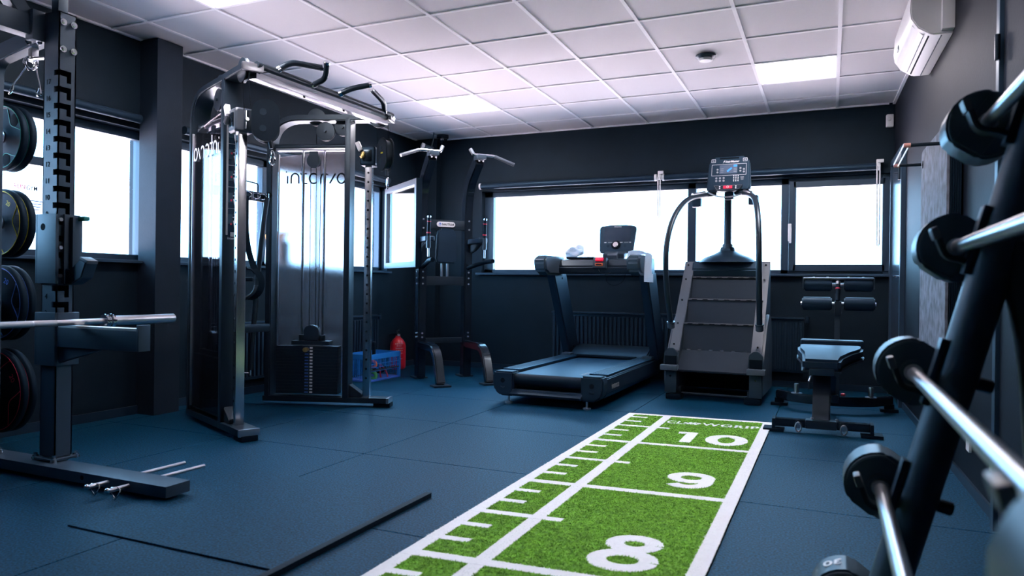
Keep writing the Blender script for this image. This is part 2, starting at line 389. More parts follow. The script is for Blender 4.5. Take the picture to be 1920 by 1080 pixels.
text('lettering', 'GYM', .042, M_PRINTK_VOID, fm, face_M((XL-.1, 2.922, 1.522), (0, 1, 0), (0, 0, 1)), bold=.0003, fit=.066)
for k in range(4): MB().box((XL-.102, 2.93, 1.445-.018*k), (.002, .12-.012*k, .006)).build('print_row', M_BLUP, fm, smooth=False)
# doors on the right wall
def door(n, y0, y1, ztop, leafm, handle_y):
    d = bpy.data.objects.new('door_%d' % n, None); COL.objects.link(d); d['kind'] = 'structure'
    a = math.atan2(xw(y1)-xw(y0), y1-y0)
    M = Matrix.Translation((xw(y0), y0, 0)) @ Matrix.Rotation(-a if False else -math.atan2(xw(y1)-xw(y0), y1-y0), 4, 'Z'); L = y1-y0
    f = MB(M)
    f.box((-.012, .02, ztop/2), (.05, .05, ztop), bev=.003); f.box((-.012, L-.02, ztop/2), (.05, .05, ztop), bev=.003); f.box((-.012, L/2, ztop+.0), (.05, L, .05), bev=.003)
    f.build('door_frame', M_FRAME, d, smooth=False)
    MB(M).box((-.006, L/2, ztop/2), (.03, L-.09, ztop-.05), bev=.003).build('door_leaf', leafm, d, smooth=False)
    h = MB(M); h.cyl((-.01, handle_y, 1.06), (-.06, handle_y, 1.06), .011); h.cyl((-.055, handle_y-.01, 1.06), (-.055, handle_y+.10, 1.06), .010)
    h.build('door_handle', M_CHROME, d)
    for z in (.25, 1.9):
        MB(M).cyl((-.045, L-.06 if n == 1 else .05, z-.05), (-.045, L-.06 if n == 1 else .05, z+.05), .010).build('hinge', M_BLKG, d)
    return d
M_DOOR = mat('satin_door', (.045, .050, .060), .22, spec=.7)
door(1, *D1, 2.42, M_WALLR, .10); door(2, *D2, 2.10, M_DOOR, .14)
MB().box((xw(3.44)-.006, 3.44, 1.2), (.02, .022, 2.42), bev=.003).build('architrave', M_STEEL, bpy.data.objects['door_1'], smooth=False)

# ------------------------------------------------------------------ wall and ceiling fixtures
def blind(p0, p1, r, lab, cap=None):
    p0, p1 = Vector(p0), Vector(p1); o = root('roller_blind', p0, lab, 'blind', 'roller blinds above the windows'); d = p1-p0
    MB().cyl((0, 0, 0), d, r, seg=20).build('rolled_fabric', M_DARK, o)
    u = d.normalized()
    for e, q in ((0, Vector()), (1, d)):
        MB().cyl(q-u*.014, q+u*.006, r*1.05, seg=20).build('end_cap', cap or M_WHITE, o)
    return o
b1 = blind((-3.68, YB-.045, 2.085), (-1.66, YB-.045, 2.085), .034, 'dark rolled-up blind over the wide back window, left of stair climber')
b2 = blind((-1.58, YB-.045, 2.085), (.40, YB-.045, 2.085), .034, 'dark rolled-up blind over back window behind stair climber and bench')
blind((XL+.045, 1.35, 2.09), (XL+.045, 3.57, 2.09), .030, 'dark rolled-up blind over left window nearest the weight plates', M_DARK)
blind((XL+.045, 3.97, 2.09), (XL+.045, 6.70, 2.09), .030, 'dark rolled-up blind over left window behind the cable machine', M_DARK)
for b, x, zl in ((b1, 2.06, .40), (b2, 1.97, .72)):
    c = MB(); c.box((x, -.01, .02), (.035, .05, .085), bev=.006); c.box((x+.018, -.04, .045), (.05, .02, .03), bev=.005); c.build('chain_bracket', M_WHITE, b)
    c = MB(); c.tube([(x-.012, -.045, 0), (x-.006, -.045, -zl), (x+.004, -.045, -zl-.02), (x+.012, -.045, -zl), (x+.012, -.045, 0)], .006, 8); c.build('pull_chain', M_OFFW, b)
# air conditioner
r = root('air_conditioner', (xw(5)+.0, 4.99, 2.36), 'white wall-mounted air conditioner high on right wall under ceiling', 'air conditioner')
M = Matrix.Rotation(math.atan(.026), 4, 'Z')
prof = [(0, .29), (-.165, .29), (-.205, .26), (-.212, .15), (-.205, .10), (-.17, .045), (-.12, .012), (-.10, 0), (0, 0)]
MB(M).prism(prof, -.42, .42, 'xz', bev=.006).build('housing', M_OFFW, r)
MB(M).box((-.165, 0, .05), (.010, .74, .085), rot=Matrix.Rotation(math.radians(-42), 4, 'Y'), bev=.004).build('louvre', M_WHITE, r)
MB(M).box((-.112, 0, .012), (.012, .76, .012), rot=Matrix.Rotation(math.radians(-25), 4, 'Y')).build('outlet_slot', M_PRINTK_VOID, r)
MB(M).box((-.207, .18, .12), (.012, .07, .03), bev=.004).build('display_window', M_GREY, r)
MB(M).box((-.055, 0, -.001), (.006, .80, .004)).build('seam', M_GREY, r)
b = MB(M); b.box((-.03, -.44, .15), (.06, .05, .27), bev=.004); b.build('mounting_plate', M_WHITE, r)
# smoke detector
r = root('smoke_detector', (-.86, 5.42, HC), 'round white smoke detector on ceiling tile near lit panel', 'smoke detector')
MB().lathe([(.072, 0), (.074, -.012), (.062, -.022), (.05, -.026)], 32).build('base_ring', M_GREY, r)
MB().lathe([(.05, -.02), (.052, -.034), (.044, -.042), (.0, -.044)], 32).build('sensor_cap', M_WHITE, r)
# motion sensor
r = root('motion_sensor', (.475, YB, 2.50), 'small white motion sensor high in back right corner', 'sensor')
MB(Matrix.Rotation(.15, 4, 'Z')).box((0, -.03, 0), (.058, .05, .115), bev=.012).build('housing', M_WHITE, r)
MB().ball((-.002, -.052, .012), .02, (1, .5, 1)).build('lens', M_OFFW, r)
# cameras in the corner
r = root('security_camera', (-4.16, 7.02, 2.50), 'small grey bullet camera on arm in the back left corner', 'camera')
MB().cyl((-.03, -.05, 0), (.05, .02, -.03), .032, seg=18, bev=.006).build('barrel', M_GREY, r)
MB().cyl((-.05, -.07, .008), (-.028, -.048, 0), .036, seg=18).build('sunshield', M_OFFW, r)
MB().tube([(.03, .01, .0), (.05, .02, .09), (.05, .03, .165)], .008).build('arm', M_GREY, r)
r = root('dome_camera', (-4.08, 7.2, HC-.001), 'black dome camera under the ceiling in back left corner', 'camera')
MB().lathe([(.07, 0), (.07, -.03), (.06, -.036)], 28).build('base', M_BLKG, r)
MB().ball((0, 0, -.036), .055, (1, 1, .95), 24).build('dome', M_BLKG, r)
MB().ball((.01, -.05, -.055), .008).build('infrared_led', M_WHITE, r); MB().ball((.03, -.045, -.055), .008).build('infrared_led', M_WHITE, r)
# socket with sticker on the right wall
r = root('wall_socket', (xw(4.0), 4.0, .24), 'white socket plate low on right wall behind barbell rack', 'socket')
MB().box((-.006, 0, 0), (.012, .085, .11), bev=.003).build('plate', M_WHITE, r)
for k in (-.02, .0): MB().box((-.013, k, .02), (.003, .006, .05)).build('slot', M_GREY, r)
# radiators
def radiator(loc, rz, L, z0, z1, lab):
    r = root('radiator', loc, lab, 'radiator', None, rz)
    MB().box((0, .035, (z0+z1)/2), (L, .03, z1-z0), bev=.006).build('back_panel', M_DARK, r)
    f = MB(); n = int(L/.045)
    for k in range(n): f.box((-L/2+(k+.5)*L/n, .012, (z0+z1)/2-.01), (.028, .024, z1-z0-.07), bev=.006, seg=1)
    f.build('fin_panel', M_DARK, r, kind='stuff')
    MB().box((0, .02, z1-.008), (L+.006, .07, .018), bev=.004).build('top_grille', M_DARK, r)
    v = MB()
    v.tube(fill([(L/2-.02, .02, z0+.04), (L/2+.05, .02, z0+.04), (L/2+.05, .02, 0)], .02), .009, 8); v.build('pipe', M_GREY, r)
    MB().cyl((L/2+.03, .02, z1-.05), (L/2+.03, .02, z1+.01), .018, seg=12, bev=.003).build('valve', M_DARK, r)
    return r
radiator((-1.50, YB-.085, 0), 0, 2.55, .15, .68, 'long dark ribbed radiator on back wall behind treadmill and stair climber')
radiator((XL+.085, 4.65, 0), PI/2, 1.0, .13, .62, 'dark ribbed radiator on left wall between the cable towers')
radiator((XL+.085, 6.05, 0), PI/2, .9, .13, .62, 'dark ribbed radiator on left wall behind the blue crate')

# ------------------------------------------------------------------ floor coverings
def rel(loc): return Matrix.Translation(-Vector(loc))
SHEAR = .08
TX0, TX1, TY0, TY1 = -1.36, -.36, .9, 5.31
r = root('turf_strip', (-.86, 3.1, 0), 'green and white numbered sled turf strip lying on the rubber floor', 'turf')
MT = rel(r.location) @ Matrix(((1, 0, 0, 0), (SHEAR, 1, 0, SHEAR*.86), (0, 0, 1, 0), (0, 0, 0, 1)))
MB(MT).box(((TX0+TX1)/2, (TY0+TY1)/2, .004), (TX1-TX0, TY1-TY0, .008)).build('green_pile', M_GRASS, r, smooth=False)
lines = [(TX0, TX0+.055, TY0, TY1), (TX1-.058, TX1, TY0, TY1), (-1.10, -1.043, TY0, TY1), (TX0, TX1, TY1-.055, TY1)]
for k in range(4):
    ym = 4.285-1.045*k; pitch = 1.045
    lines.append((TX0, TX1, ym-.026, ym+.026))
    lines.append((TX0, -.968, ym+pitch/2-.022, ym+pitch/2+.022))
    for q in (1, 2, 4, 5):
        yt = ym+pitch*q/6; lines.append((TX0+.05, TX0+.165, yt-.02, yt+.02))
for q_, (a, b, c, d) in enumerate(lines): MB(MT).box(((a+b)/2, (c+d)/2, .0048+q_*.00003), (b-a, d-c, .0084)).build('white_line', M_LINE, r, smooth=False)
glyphs = []
def ell(cx, cy, rx, ry, a0=0, a1=2*PI, n=28): return [(cx+rx*math.cos(a0+(a1-a0)*k/n), cy+ry*math.sin(a0+(a1-a0)*k/n)) for k in range(n+1)]
def numeral(strokes, t):
    g = MB(MT)
    for q, p in enumerate(strokes): g.strip(p, t, .0066, .0094+.0004*q, 'xy')
    glyphs.append(g.build('numeral', M_LINE, r, smooth=False))
numeral([[(-.885, 4.695), (-.79, 4.70)], [(-.80, 4.40), (-.80, 4.727)]], .066)
numeral([ell(-.575, 4.56, .088, .130)], .075)
numeral([ell(-.615, 3.575, .082, .072), [(-.535, 3.575), (-.535, 3.52)] + ell(-.615, 3.49, .080, .085, 0, -PI*.80, 18)], .064)
numeral([ell(-.640, 2.555, .070, .060), ell(-.640, 2.385, .088, .072)], .066)
for body, x, sz, wd in (('CL', -.979, .135, .115), ('WGRIP', -.612, .135, .375)):
    glyphs.append(text('lettering', body, sz, M_LINE, r, MT @ Matrix.Translation((x, 5.045, .0078)), .0012, bold=.005, fit=wd, spacing=1.1))
pw = MB(MT)
for dx, dy, sx, sy in ((0, -.008, .038, .024), (-.045, .018, .014, .020), (-.016, .034, .014, .022), (.016, .034, .014, .022), (.045, .018, .014, .020), (-.035, -.03, .02, .012), (.035, -.03, .02, .012)):
    pw.ball((-.864+dx, 5.045+dy, .0078), 1, (sx, sy, .0014), 12)
glyphs.append(pw.build('claw_emblem', M_LINE, r))
# pile: short tufts, green or white by the pattern under them
RES = .004; NX, NY = int((TX1-TX0)/RES)+1, int((TY1-TY0)/RES)+1
mask = np.zeros((NX, NY), bool)
for (a, b, c, d) in lines: mask[max(0, int((a-TX0)/RES)):int((b-TX0)/RES)+1, max(0, int((c-TY0)/RES)):int((d-TY0)/RES)+1] = True
Minv = np.array(MT.inverted())
for g in glyphs:
    me = g.data; me.calc_loop_triangles()
    co = np.empty(len(me.vertices)*3); me.vertices.foreach_get('co', co); co = co.reshape(-1, 3)
    co = co @ Minv[:3, :3].T + Minv[:3, 3]
    tri = np.empty(len(me.loop_triangles)*3, np.int32); me.loop_triangles.foreach_get('vertices', tri); tri = tri.reshape(-1, 3)
    for t in tri:
        P = (co[t][:, :2]-(TX0, TY0))/RES
        lo, hi = np.floor(P.min(0)).astype(int), np.ceil(P.max(0)).astype(int)
        X, Y = np.meshgrid(np.arange(lo[0], hi[0]+1), np.arange(lo[1], hi[1]+1), indexing='ij')
        def e(a, b): return (b[0]-a[0])*(Y-a[1])-(b[1]-a[1])*(X-a[0])
        w0, w1_, w2_ = e(P[0], P[1]), e(P[1], P[2]), e(P[2], P[0])
        ins = ((w0 >= 0) & (w1_ >= 0) & (w2_ >= 0)) | ((w0 <= 0) & (w1_ <= 0) & (w2_ <= 0))
        ok = ins & (X >= 0) & (Y >= 0) & (X < NX) & (Y < NY); mask[X[ok], Y[ok]] = True
NB = 170000
bx_ = TX0+np.random.rand(NB)*(TX1-TX0); by_ = 1.6+np.random.rand(NB)*(TY1-1.6)
isw = mask[((bx_-TX0)/RES).astype(int).clip(0, NX-1), ((by_-TY0)/RES).astype(int).clip(0, NY-1)]
ang = np.random.rand(NB)*2*PI; hh = np.where(isw, .0012, .003)+np.random.rand(NB)*np.where(isw, .0012, .003); ln = .0022; rr_ = .004+np.random.rand(NB)*.005
vx = np.empty((NB, 3, 3)); ca, sa = np.cos(ang), np.sin(ang)
vx[:, 0] = np.c_[bx_-sa*ln, by_+ca*ln, np.full(NB, .0082)]
vx[:, 1] = np.c_[bx_+ca*rr_, by_+sa*rr_, .0082+hh]
vx[:, 2] = np.c_[bx_+sa*ln, by_-ca*ln, np.full(NB, .0082)]
nz = (vx[:, 1, 0]-vx[:, 0, 0])*(vx[:, 2, 1]-vx[:, 0, 1])-(vx[:, 1, 1]-vx[:, 0, 1])*(vx[:, 2, 0]-vx[:, 0, 0])
vx[nz < 0] = vx[nz < 0][:, ::-1]
vx = vx.reshape(-1, 3); MTn = np.array(MT); vx = vx @ MTn[:3, :3].T + MTn[:3, 3]
for nm, sel, m in (('green_tufts', ~isw, M_GRASS), ('white_tufts', isw, M_LINE)):
    v = vx.reshape(NB, 3, 3)[sel].reshape(-1, 3); n = len(v)//3
    me = bpy.data.meshes.new(nm); me.vertices.add(len(v)); me.vertices.foreach_set('co', v.ravel())
    me.loops.add(n*3); me.loops.foreach_set('vertex_index', np.arange(n*3, dtype=np.int32))
    me.polygons.add(n); me.polygons.foreach_set('loop_start', np.arange(0, n*3, 3, dtype=np.int32)); me.polygons.foreach_set('loop_total', np.full(n, 3, np.int32))
    me.update(); me.validate(); me.materials.append(m)
    o = bpy.data.objects.new(nm, me); COL.objects.link(o); o.parent = r; o['kind'] = 'stuff'
# lifting mat
o = MB(rel((-2.15, 2.30, 0))).box((-2.15, 2.30, .0035), (1.02, .94, .007), bev=.001, seg=1).build('lifting_mat', M_MATF)
o.location = (-2.15, 2.30, 0); tag(o, 'thin dark rubber mat lying in front of the rack foot', 'mat')
o = MB().box((0, 0, .0105), (.030, 1.40, .021), bev=.003).build('edge_strip', M_RUB)
o.location = (-1.622, 2.075, 0); tag(o, 'long black rubber edging strip lying along the right side of the mat', 'edging strip')

# ------------------------------------------------------------------ power rack at the left
RK = (-3.46, 2.31, 0)
r = root('power_rack', RK, 'graphite power rack with numbered slotted upright, at left edge', 'power rack')
MR = rel(RK)
PX0, PX1, PY0, PY1 = -3.512, -3.402, 2.272, 2.358
SLOT = [1.945-.08*(17-k) for k in range(1, 18)]
def upright_mesh(off):
    u = MB(MR @ Matrix.Translation((0, off, 0))); t = .006
    u.box((PX0+t/2, (PY0+PY1)/2, 1.165), (t, PY1-PY0, 2.15)); u.box(((PX0+PX1)/2, PY1-t/2, 1.165), (PX1-PX0, t, 2.15))
    u.box(((PX0+PX1)/2, (PY0+PY1)/2, 2.237), (PX1-PX0, PY1-PY0, .006))
    def fr(ya, yb, za, zb): u.box((PX1-t/2, (ya+yb)/2, (za+zb)/2), (t, yb-ya, zb-za))
    def sd(xa, xb, za, zb): u.box(((xa+xb)/2, PY0+t/2, (za+zb)/2), (xb-xa, t, zb-za))
    cur = .09
    for z in SLOT:
        if z < .36: continue
        a, b = z-.014, z+.014; leg = z-.045
        fr(PY0, PY1, cur, leg); fr(PY0, PY0+.040, leg, a); fr(PY0+.062, PY1, leg, a); fr(PY0+.062, PY1, a, b)
        sd(PX0, PX1, cur, a); sd(PX0, PX1-.034, a, b); cur = b
    fr(PY0, PY1, cur, 2.24); sd(PX0, PX1, cur, 2.24)
    u.box(((PX0+PX1)/2, (PY0+PY1)/2, .08), (.16, .135, .012), bev=.002, seg=1)
    return u
up = upright_mesh(0).build('upright', M_RACK, r, smooth=False)
upright_mesh(-1.18).build('upright', M_RACK, r, smooth=False)
for k in range(1, 18):
    z = SLOT[k-1]
    if z > .55: text('number', str(k), .036, M_PRINTK_VOID, up, MR @ face_M((PX0+.036, PY0-.0012, z-.042), (1, 0, 0), (0, 0, 1)), .0004)
for off in (0, -1.18):
    m_ = MR @ Matrix.Translation((0, off, 0))
    MB(m_).box((-3.40, 2.262, .045), (1.66, .128, .05), bev=.006).build('base_rail', M_RACK, r)
    MB(m_).strip([(p.x, p.z) for p in fill([(-3.51, 0, 2.17), (-3.985, 0, 2.09), (-3.995, 0, 1.9), (-3.995, 0, .07)], .16, 8)], .085, 2.285, 2.352, bev=.006).build('rear_arch', M_RACK, r)
    MB(m_).box((-4.19, 2.315, 1.03), (.07, .07, 1.93), bev=.005).build('storage_post', M_RACK, r)
    MB(m_).box((-4.19, 2.315, .045), (.12, .16, .05), bev=.005).build('storage_foot', M_RACK, r)
    for z in (1.72, .45): MB(m_).box((-4.07, 2.315, z), (.20, .05, .05), bev=.004).build('storage_brace', M_RACK, r)
for z in (1.726, 1.255, .815, .33): MB(MR).cyl((-4.19, 2.34, z), (-4.19, 2.66, z), .024, seg=18, bev=.004).build('storage_horn', M_STEEL, r)
for y in (1.13, 2.31): MB(MR).box((-3.455, y-.0, 2.30), (.05, .05, .14), bev=.004).build('bar_bracket', M_RACK, r)
# cross beam to the other upright, its bracket plate and the pull-up bar above
MB(MR).box((-3.56, 1.72, 2.17), (.075, 1.10, .10), bev=.006).build('cross_beam', M_RACK, r)
b = MB(MR); b.prism([(-3.54, 2.10), (-3.512, 2.10), (-3.512, 2.24), (-3.60, 2.24)], 2.262, 2.272, 'xz'); b.box((-3.53, 2.24, 2.17), (.055, .06, .145), bev=.004); b.build('bracket_plate', M_RACK, r)
MB(MR).prism([(2.26, 2.10), (2.26, 2.20), (1.95, 2.56), (1.85, 2.56)], -3.60, -3.53, 'yz', bev=.004).build('diagonal_strut', M_RACK, r)
MB(MR).cyl((-3.44, .95, 2.40), (-3.44, 2.50, 2.40), .019, seg=18, bev=.004).build('pull_up_bar', M_BLK, r)
bo = [(PX1+.002, y, z, 'x') for z in (2.19, 2.06) for y in (PY0+.018, PY1-.016)] + [(PX0-.012, PY0-.012, z, 'y') for z in (2.22, 2.10)] + [(PX0-.055, 2.236, z, 'y') for z in (2.10,)]
for (x, y, z, a) in bo:
    d = Vector((.016, 0, 0)) if a == 'x' else Vector((0, -.016, 0)); p = Vector((x, y, z))
    MB(MR).cyl(p-d*.1, p+d*.35, .016, seg=14).cyl(p+d*.35, p+d, .010, seg=6, bev=.002).build('bolt', M_CHROME, r)
for (x, y) in ((PX0-.012, PY0-.012), (PX1+.012, PY0-.012), (PX1+.012, PY1+.012), (-3.80, 2.26)):
    MB(MR).cyl((x, y, .072), (x, y, .092), .014, seg=14).cyl((x, y, .092), (x, y, .104), .009, seg=6).build('bolt', M_CHROME, r)
# rack hook carriage (upper) and safety arm (lower)
b = MB(MR)
b.box((PX0-.012, 2.315, 1.095), (.012, .125, .335), bev=.003); b.box(((PX0+PX1)/2, PY0-.012, 1.095), (.150, .014, .335), bev=.003); b.box((PX1+.014, 2.335, 1.095), (.014, .080, .335), bev=.003)
b.box((PX1+.03, 2.345, 1.10), (.03, .05, .30), bev=.004)
b.build('hook_carriage', M_RACK, r)
MB(MR).prism([(-3.40, .96), (-3.40, 1.0), (-3.35, .995), (-3.275, 1.045), (-3.235, 1.03), (-3.27, .955), (-3.34, .925), (-3.40, .92)], 2.30, 2.365, 'xz', bev=.004).build('bar_hook', M_DARK, r)
MB(MR).box((-3.258, 2.333, 1.040), (.058, .056, .016), rot=Matrix.Rotation(.35, 4, 'Y'), bev=.003).build('hook_pad', M_LGREY, r)
MB(MR).box((-3.335, 2.36, 1.245), (.05, .03, .022), bev=.008).build('release_lever', M_TEAL, r)
MB(MR).cyl((PX0-.019, 2.30, 1.21), (PX0-.0185, 2.30, 1.21), .018, seg=18).cyl((PX1-.075, PY0-.0195, 1.20), (PX1-.075, PY0-.019, 1.20), .017, seg=18).build('carriage_hole', M_PRINTK_VOID, r)
for z in (1.235, 1.10, .965): MB(MR).cyl((PX1+.016, PY0+.004, z), (PX1+.026, PY0+.004, z), .009, seg=10).build('bolt', M_STEEL, r)
def safety(off):
    b = MB(MR @ Matrix.Translation((0, off, 0)))
    b.box((PX0-.012, 2.315, .66), (.012, .125, .255), bev=.003); b.box(((PX0+PX1)/2, PY0-.012, .66), (.150, .014, .255), bev=.003); b.box((PX1+.014, 2.320, .66), (.014, .11, .255), bev=.003)
    s_ = b.build('safety_sleeve', M_RACK, r)
    m_ = MR @ Matrix.Translation((0, off, 0))
    a_ = MB(m_).box((-3.105, 2.285, .672), (.56, .05, .092), bev=.004).build('safety_arm', M_RACK, r)
    MB(m_).box((-3.10, 2.285, .7235), (.545, .046, .012), bev=.003).build('arm_liner', M_OFFW, a_)
    MB(m_).box((-2.822, 2.285, .687), (.014, .062, .118), bev=.003).build('end_plate', M_RACK, a_)
    MB(m_).prism([(-3.40, .63), (-3.06, .63), (-3.40, .54)], 2.275, 2.295, 'xz', bev=.003).build('gusset', M_RACK, a_)
safety(0); safety(-1.18)
for x in (-2.93, -2.80):
    p = MB(MR); p.cyl((x, 2.10, .048), (x+.02, 2.60, .048), .0095, seg=12, bev=.002); pin = p.build('band_peg', M_STEEL, r)
    c = MB(MR); c.tube([(x-.002+.028*math.cos(t), 2.135+.010*math.sin(2*t), .030+.026*math.sin(t)) for t in [k*2*PI/18 for k in range(18)]], .0032, 6, closed=True); c.ball((x, 2.10, .05), .012); c.build('clip_ring', M_CHROME, pin)
MB(MR).cyl((-3.10, 2.1975, .047), (-3.10, 2.1985, .047), .011, seg=16).build('rail_hole', M_PRINTK_VOID, r)
MB(MR).cyl((-3.66, 2.30, 2.045), (-3.52, 2.30, 2.035), .009, seg=12).box((-3.665, 2.318, 2.08), (.03, .035, .09), bev=.004).build('collar_peg', M_STEEL, r)
# spring collar hanging on the peg
r2 = root('spring_collar', (-3.66, 2.30, 2.03), 'chrome spring clip collar hanging from rack peg, top left', 'collar')
M2 = rel(r2.location); c = MB(M2)
c.tube([(-3.645-.009*k/10, 2.30+.027*math.sin(2*PI*k/16), 2.022+.030*math.cos(2*PI*k/16)) for k in range(0, 41)], .0045, 7); c.build('coil', M_CHROME, r2)
for pts in ([(-3.66, 2.28, 2.0), (-3.70, 2.24, 1.90), (-3.716, 2.232, 1.865), (-3.70, 2.225, 1.855), (-3.69, 2.235, 1.875), (-3.695, 2.24, 1.90)], [(-3.645, 2.32, 2.0), (-3.62, 2.325, 1.90), (-3.615, 2.325, 1.865), (-3.635, 2.32, 1.86), (-3.642, 2.32, 1.88), (-3.63, 2.322, 1.905)]):
    MB(M2).tube(fill(pts, .012, 3), .004, 7).build('handle_leg', M_CHROME, r2)
# barbell on the safety arms
r2 = root('barbell', (-3.25, 1.76, .746), 'steel barbell lying across the power rack safety arms', 'barbell')
M2 = rel(r2.location); z, x = .746, -3.25
MB(M2).cyl((x, 1.08, z), (x, 2.41, z), .014, seg=20).build('shaft', M_STEEL, r2)
for a, c in ((1.24, 2.06), (2.065, 2.17)): MB(M2).cyl((x, a, z), (x, c, z), .0148, seg=20).build('knurling', M_KNURL, r2)
for s_, e in ((2.42, 2.816), (1.08, .684)):
    MB(M2).cyl((x, s_, z), (x, e, z), .0245, seg=28, bev=.003).build('sleeve', M_STEEL, r2)
    k = 1 if e > s_ else -1; c = MB(M2)
    for q, rr in ((-.014, .034), (.002, .030), (.016, .036), (.03, .030)): c.cyl((x, s_+k*q, z), (x, s_+k*(q+.012), z), rr, seg=28, bev=.003)
    c.build('collar', M_CHROME, r2)
# weight plates on the storage horns
def plate(y, z, R_, cm, lab, first, xc=-4.185):
    o = root('weight_plate', (xc, y, z), lab, 'weight plate', 'weight plates on the rack storage horns')
    M = Matrix.Rotation(PI/2, 4, 'X')        # lathe axis to -y
    t = .043
    MB().lathe([(.026, 0), (R_*.80, 0), (R_*.98, .006), (R_, .014), (R_, t-.014), (R_*.98, t-.006), (R_*.93, t), (R_*.90, t-.004), (R_*.86, t-.012), (.07, t-.012), (.055, t-.004), (.026, t-.004)], 48, M).build('disc', M_RUB, o)
    MB().tube([(R_*.925*math.cos(a), -t+.001, R_*.925*math.sin(a)) for a in [2*PI*k/48 for k in range(48)]], .0022, 5, closed=True).build('colour_ring', cm, o)
    for k in range(3):
        a0 = first+k*2*PI/3; c = MB(); pts = []
        for q in range(13):
            a = a0+(q-6)/6*.62; rr = R_*(.925-.42*(1-((q-6)/6)**2)); pts.append((rr*math.cos(a), -t+.010, rr*math.sin(a)))
        c.tube(pts, .0022, 5); c.build('colour_line', cm, o)
        g = MB(); g.ball((R_*.70*math.cos(a0), -t+.013, R_*.70*math.sin(a0)), 1, (R_*.20, .005, R_*.20), 20); g.build('grip_recess', M_PRINTK_VOID, o)
    MB().lathe([(.027, t-.006), (.034, t-.006), (.034, t+.002), (.027, t+.002)], 24, M).build('hub', M_STEEL, o)
    for a in (first+PI/3, first+PI):
        text('print', '20', R_*.20, cm, o, face_M((R_*.62*math.cos(a), -t+.0105, R_*.62*math.sin(a)), (math.cos(a-PI/2), 0, math.sin(a-PI/2)), (math.cos(a), 0, math.sin(a))), .0004)
    return o
for z, R_, cm, nm, a, xc in ((1.726, .183, M_TEAL, 'green-lined', .75, -4.172), (1.255, .188, M_YEL, 'yellow-lined', .05, -4.176), (.815, .208, M_BLUP, 'blue-lined', .1, -4.185), (.33, .232, M_REDP, 'red-lined', -.5, -4.195)):
    plate(2.511, z, R_, cm, 'front black rubber weight plate of the %s pair on the rack' % nm, a, xc)
    plate(2.557, z, R_, cm, 'rear black rubber weight plate behind the %s one, next to wall' % nm, a, xc)

# ------------------------------------------------------------------ dual cable machine
CM = (-3.60, 3.98, 0)
r = root('cable_machine', CM, 'black dual-tower cable machine with steel weight shrouds and pull-up grips', 'cable machine')
MC = rel(CM)
M1 = MC @ T(-4.063, 3.633, 0, -25); M2 = MC @ T(-4.009, 4.317, 0, 19)
HT = 2.25
def arcp(cx, cz, rx, rz_, a0, a1, n=10): return [(cx+rx*math.cos(math.radians(a0+(a1-a0)*k/n)), cz+rz_*math.sin(math.radians(a0+(a1-a0)*k/n))) for k in range(n+1)]
WORDMARK = [[(.05, 0), (.05, .75)], [(-.12, 1.12), (-.02, 1.12)],
            [(.40, 0)] + arcp(.78, .55, .38, .42, 180, 0) + [(1.16, 0)],
            [(1.48, 1.55), (1.48, .32)] + arcp(1.80, .32, .32, .30, 180, 270) + [(2.0, .02)], [(1.30, .95), (1.95, .95)],
            arcp(2.62, .50, .42, .48, 50, 320, 14), [(3.32, 0)] + arcp(3.70, .55, .38, .42, 180, 40),
            [(4.20, .02), (4.75, .96)], [(5.72, 0)] + arcp(5.34, .50, .38, .47, 0, 330, 16)]
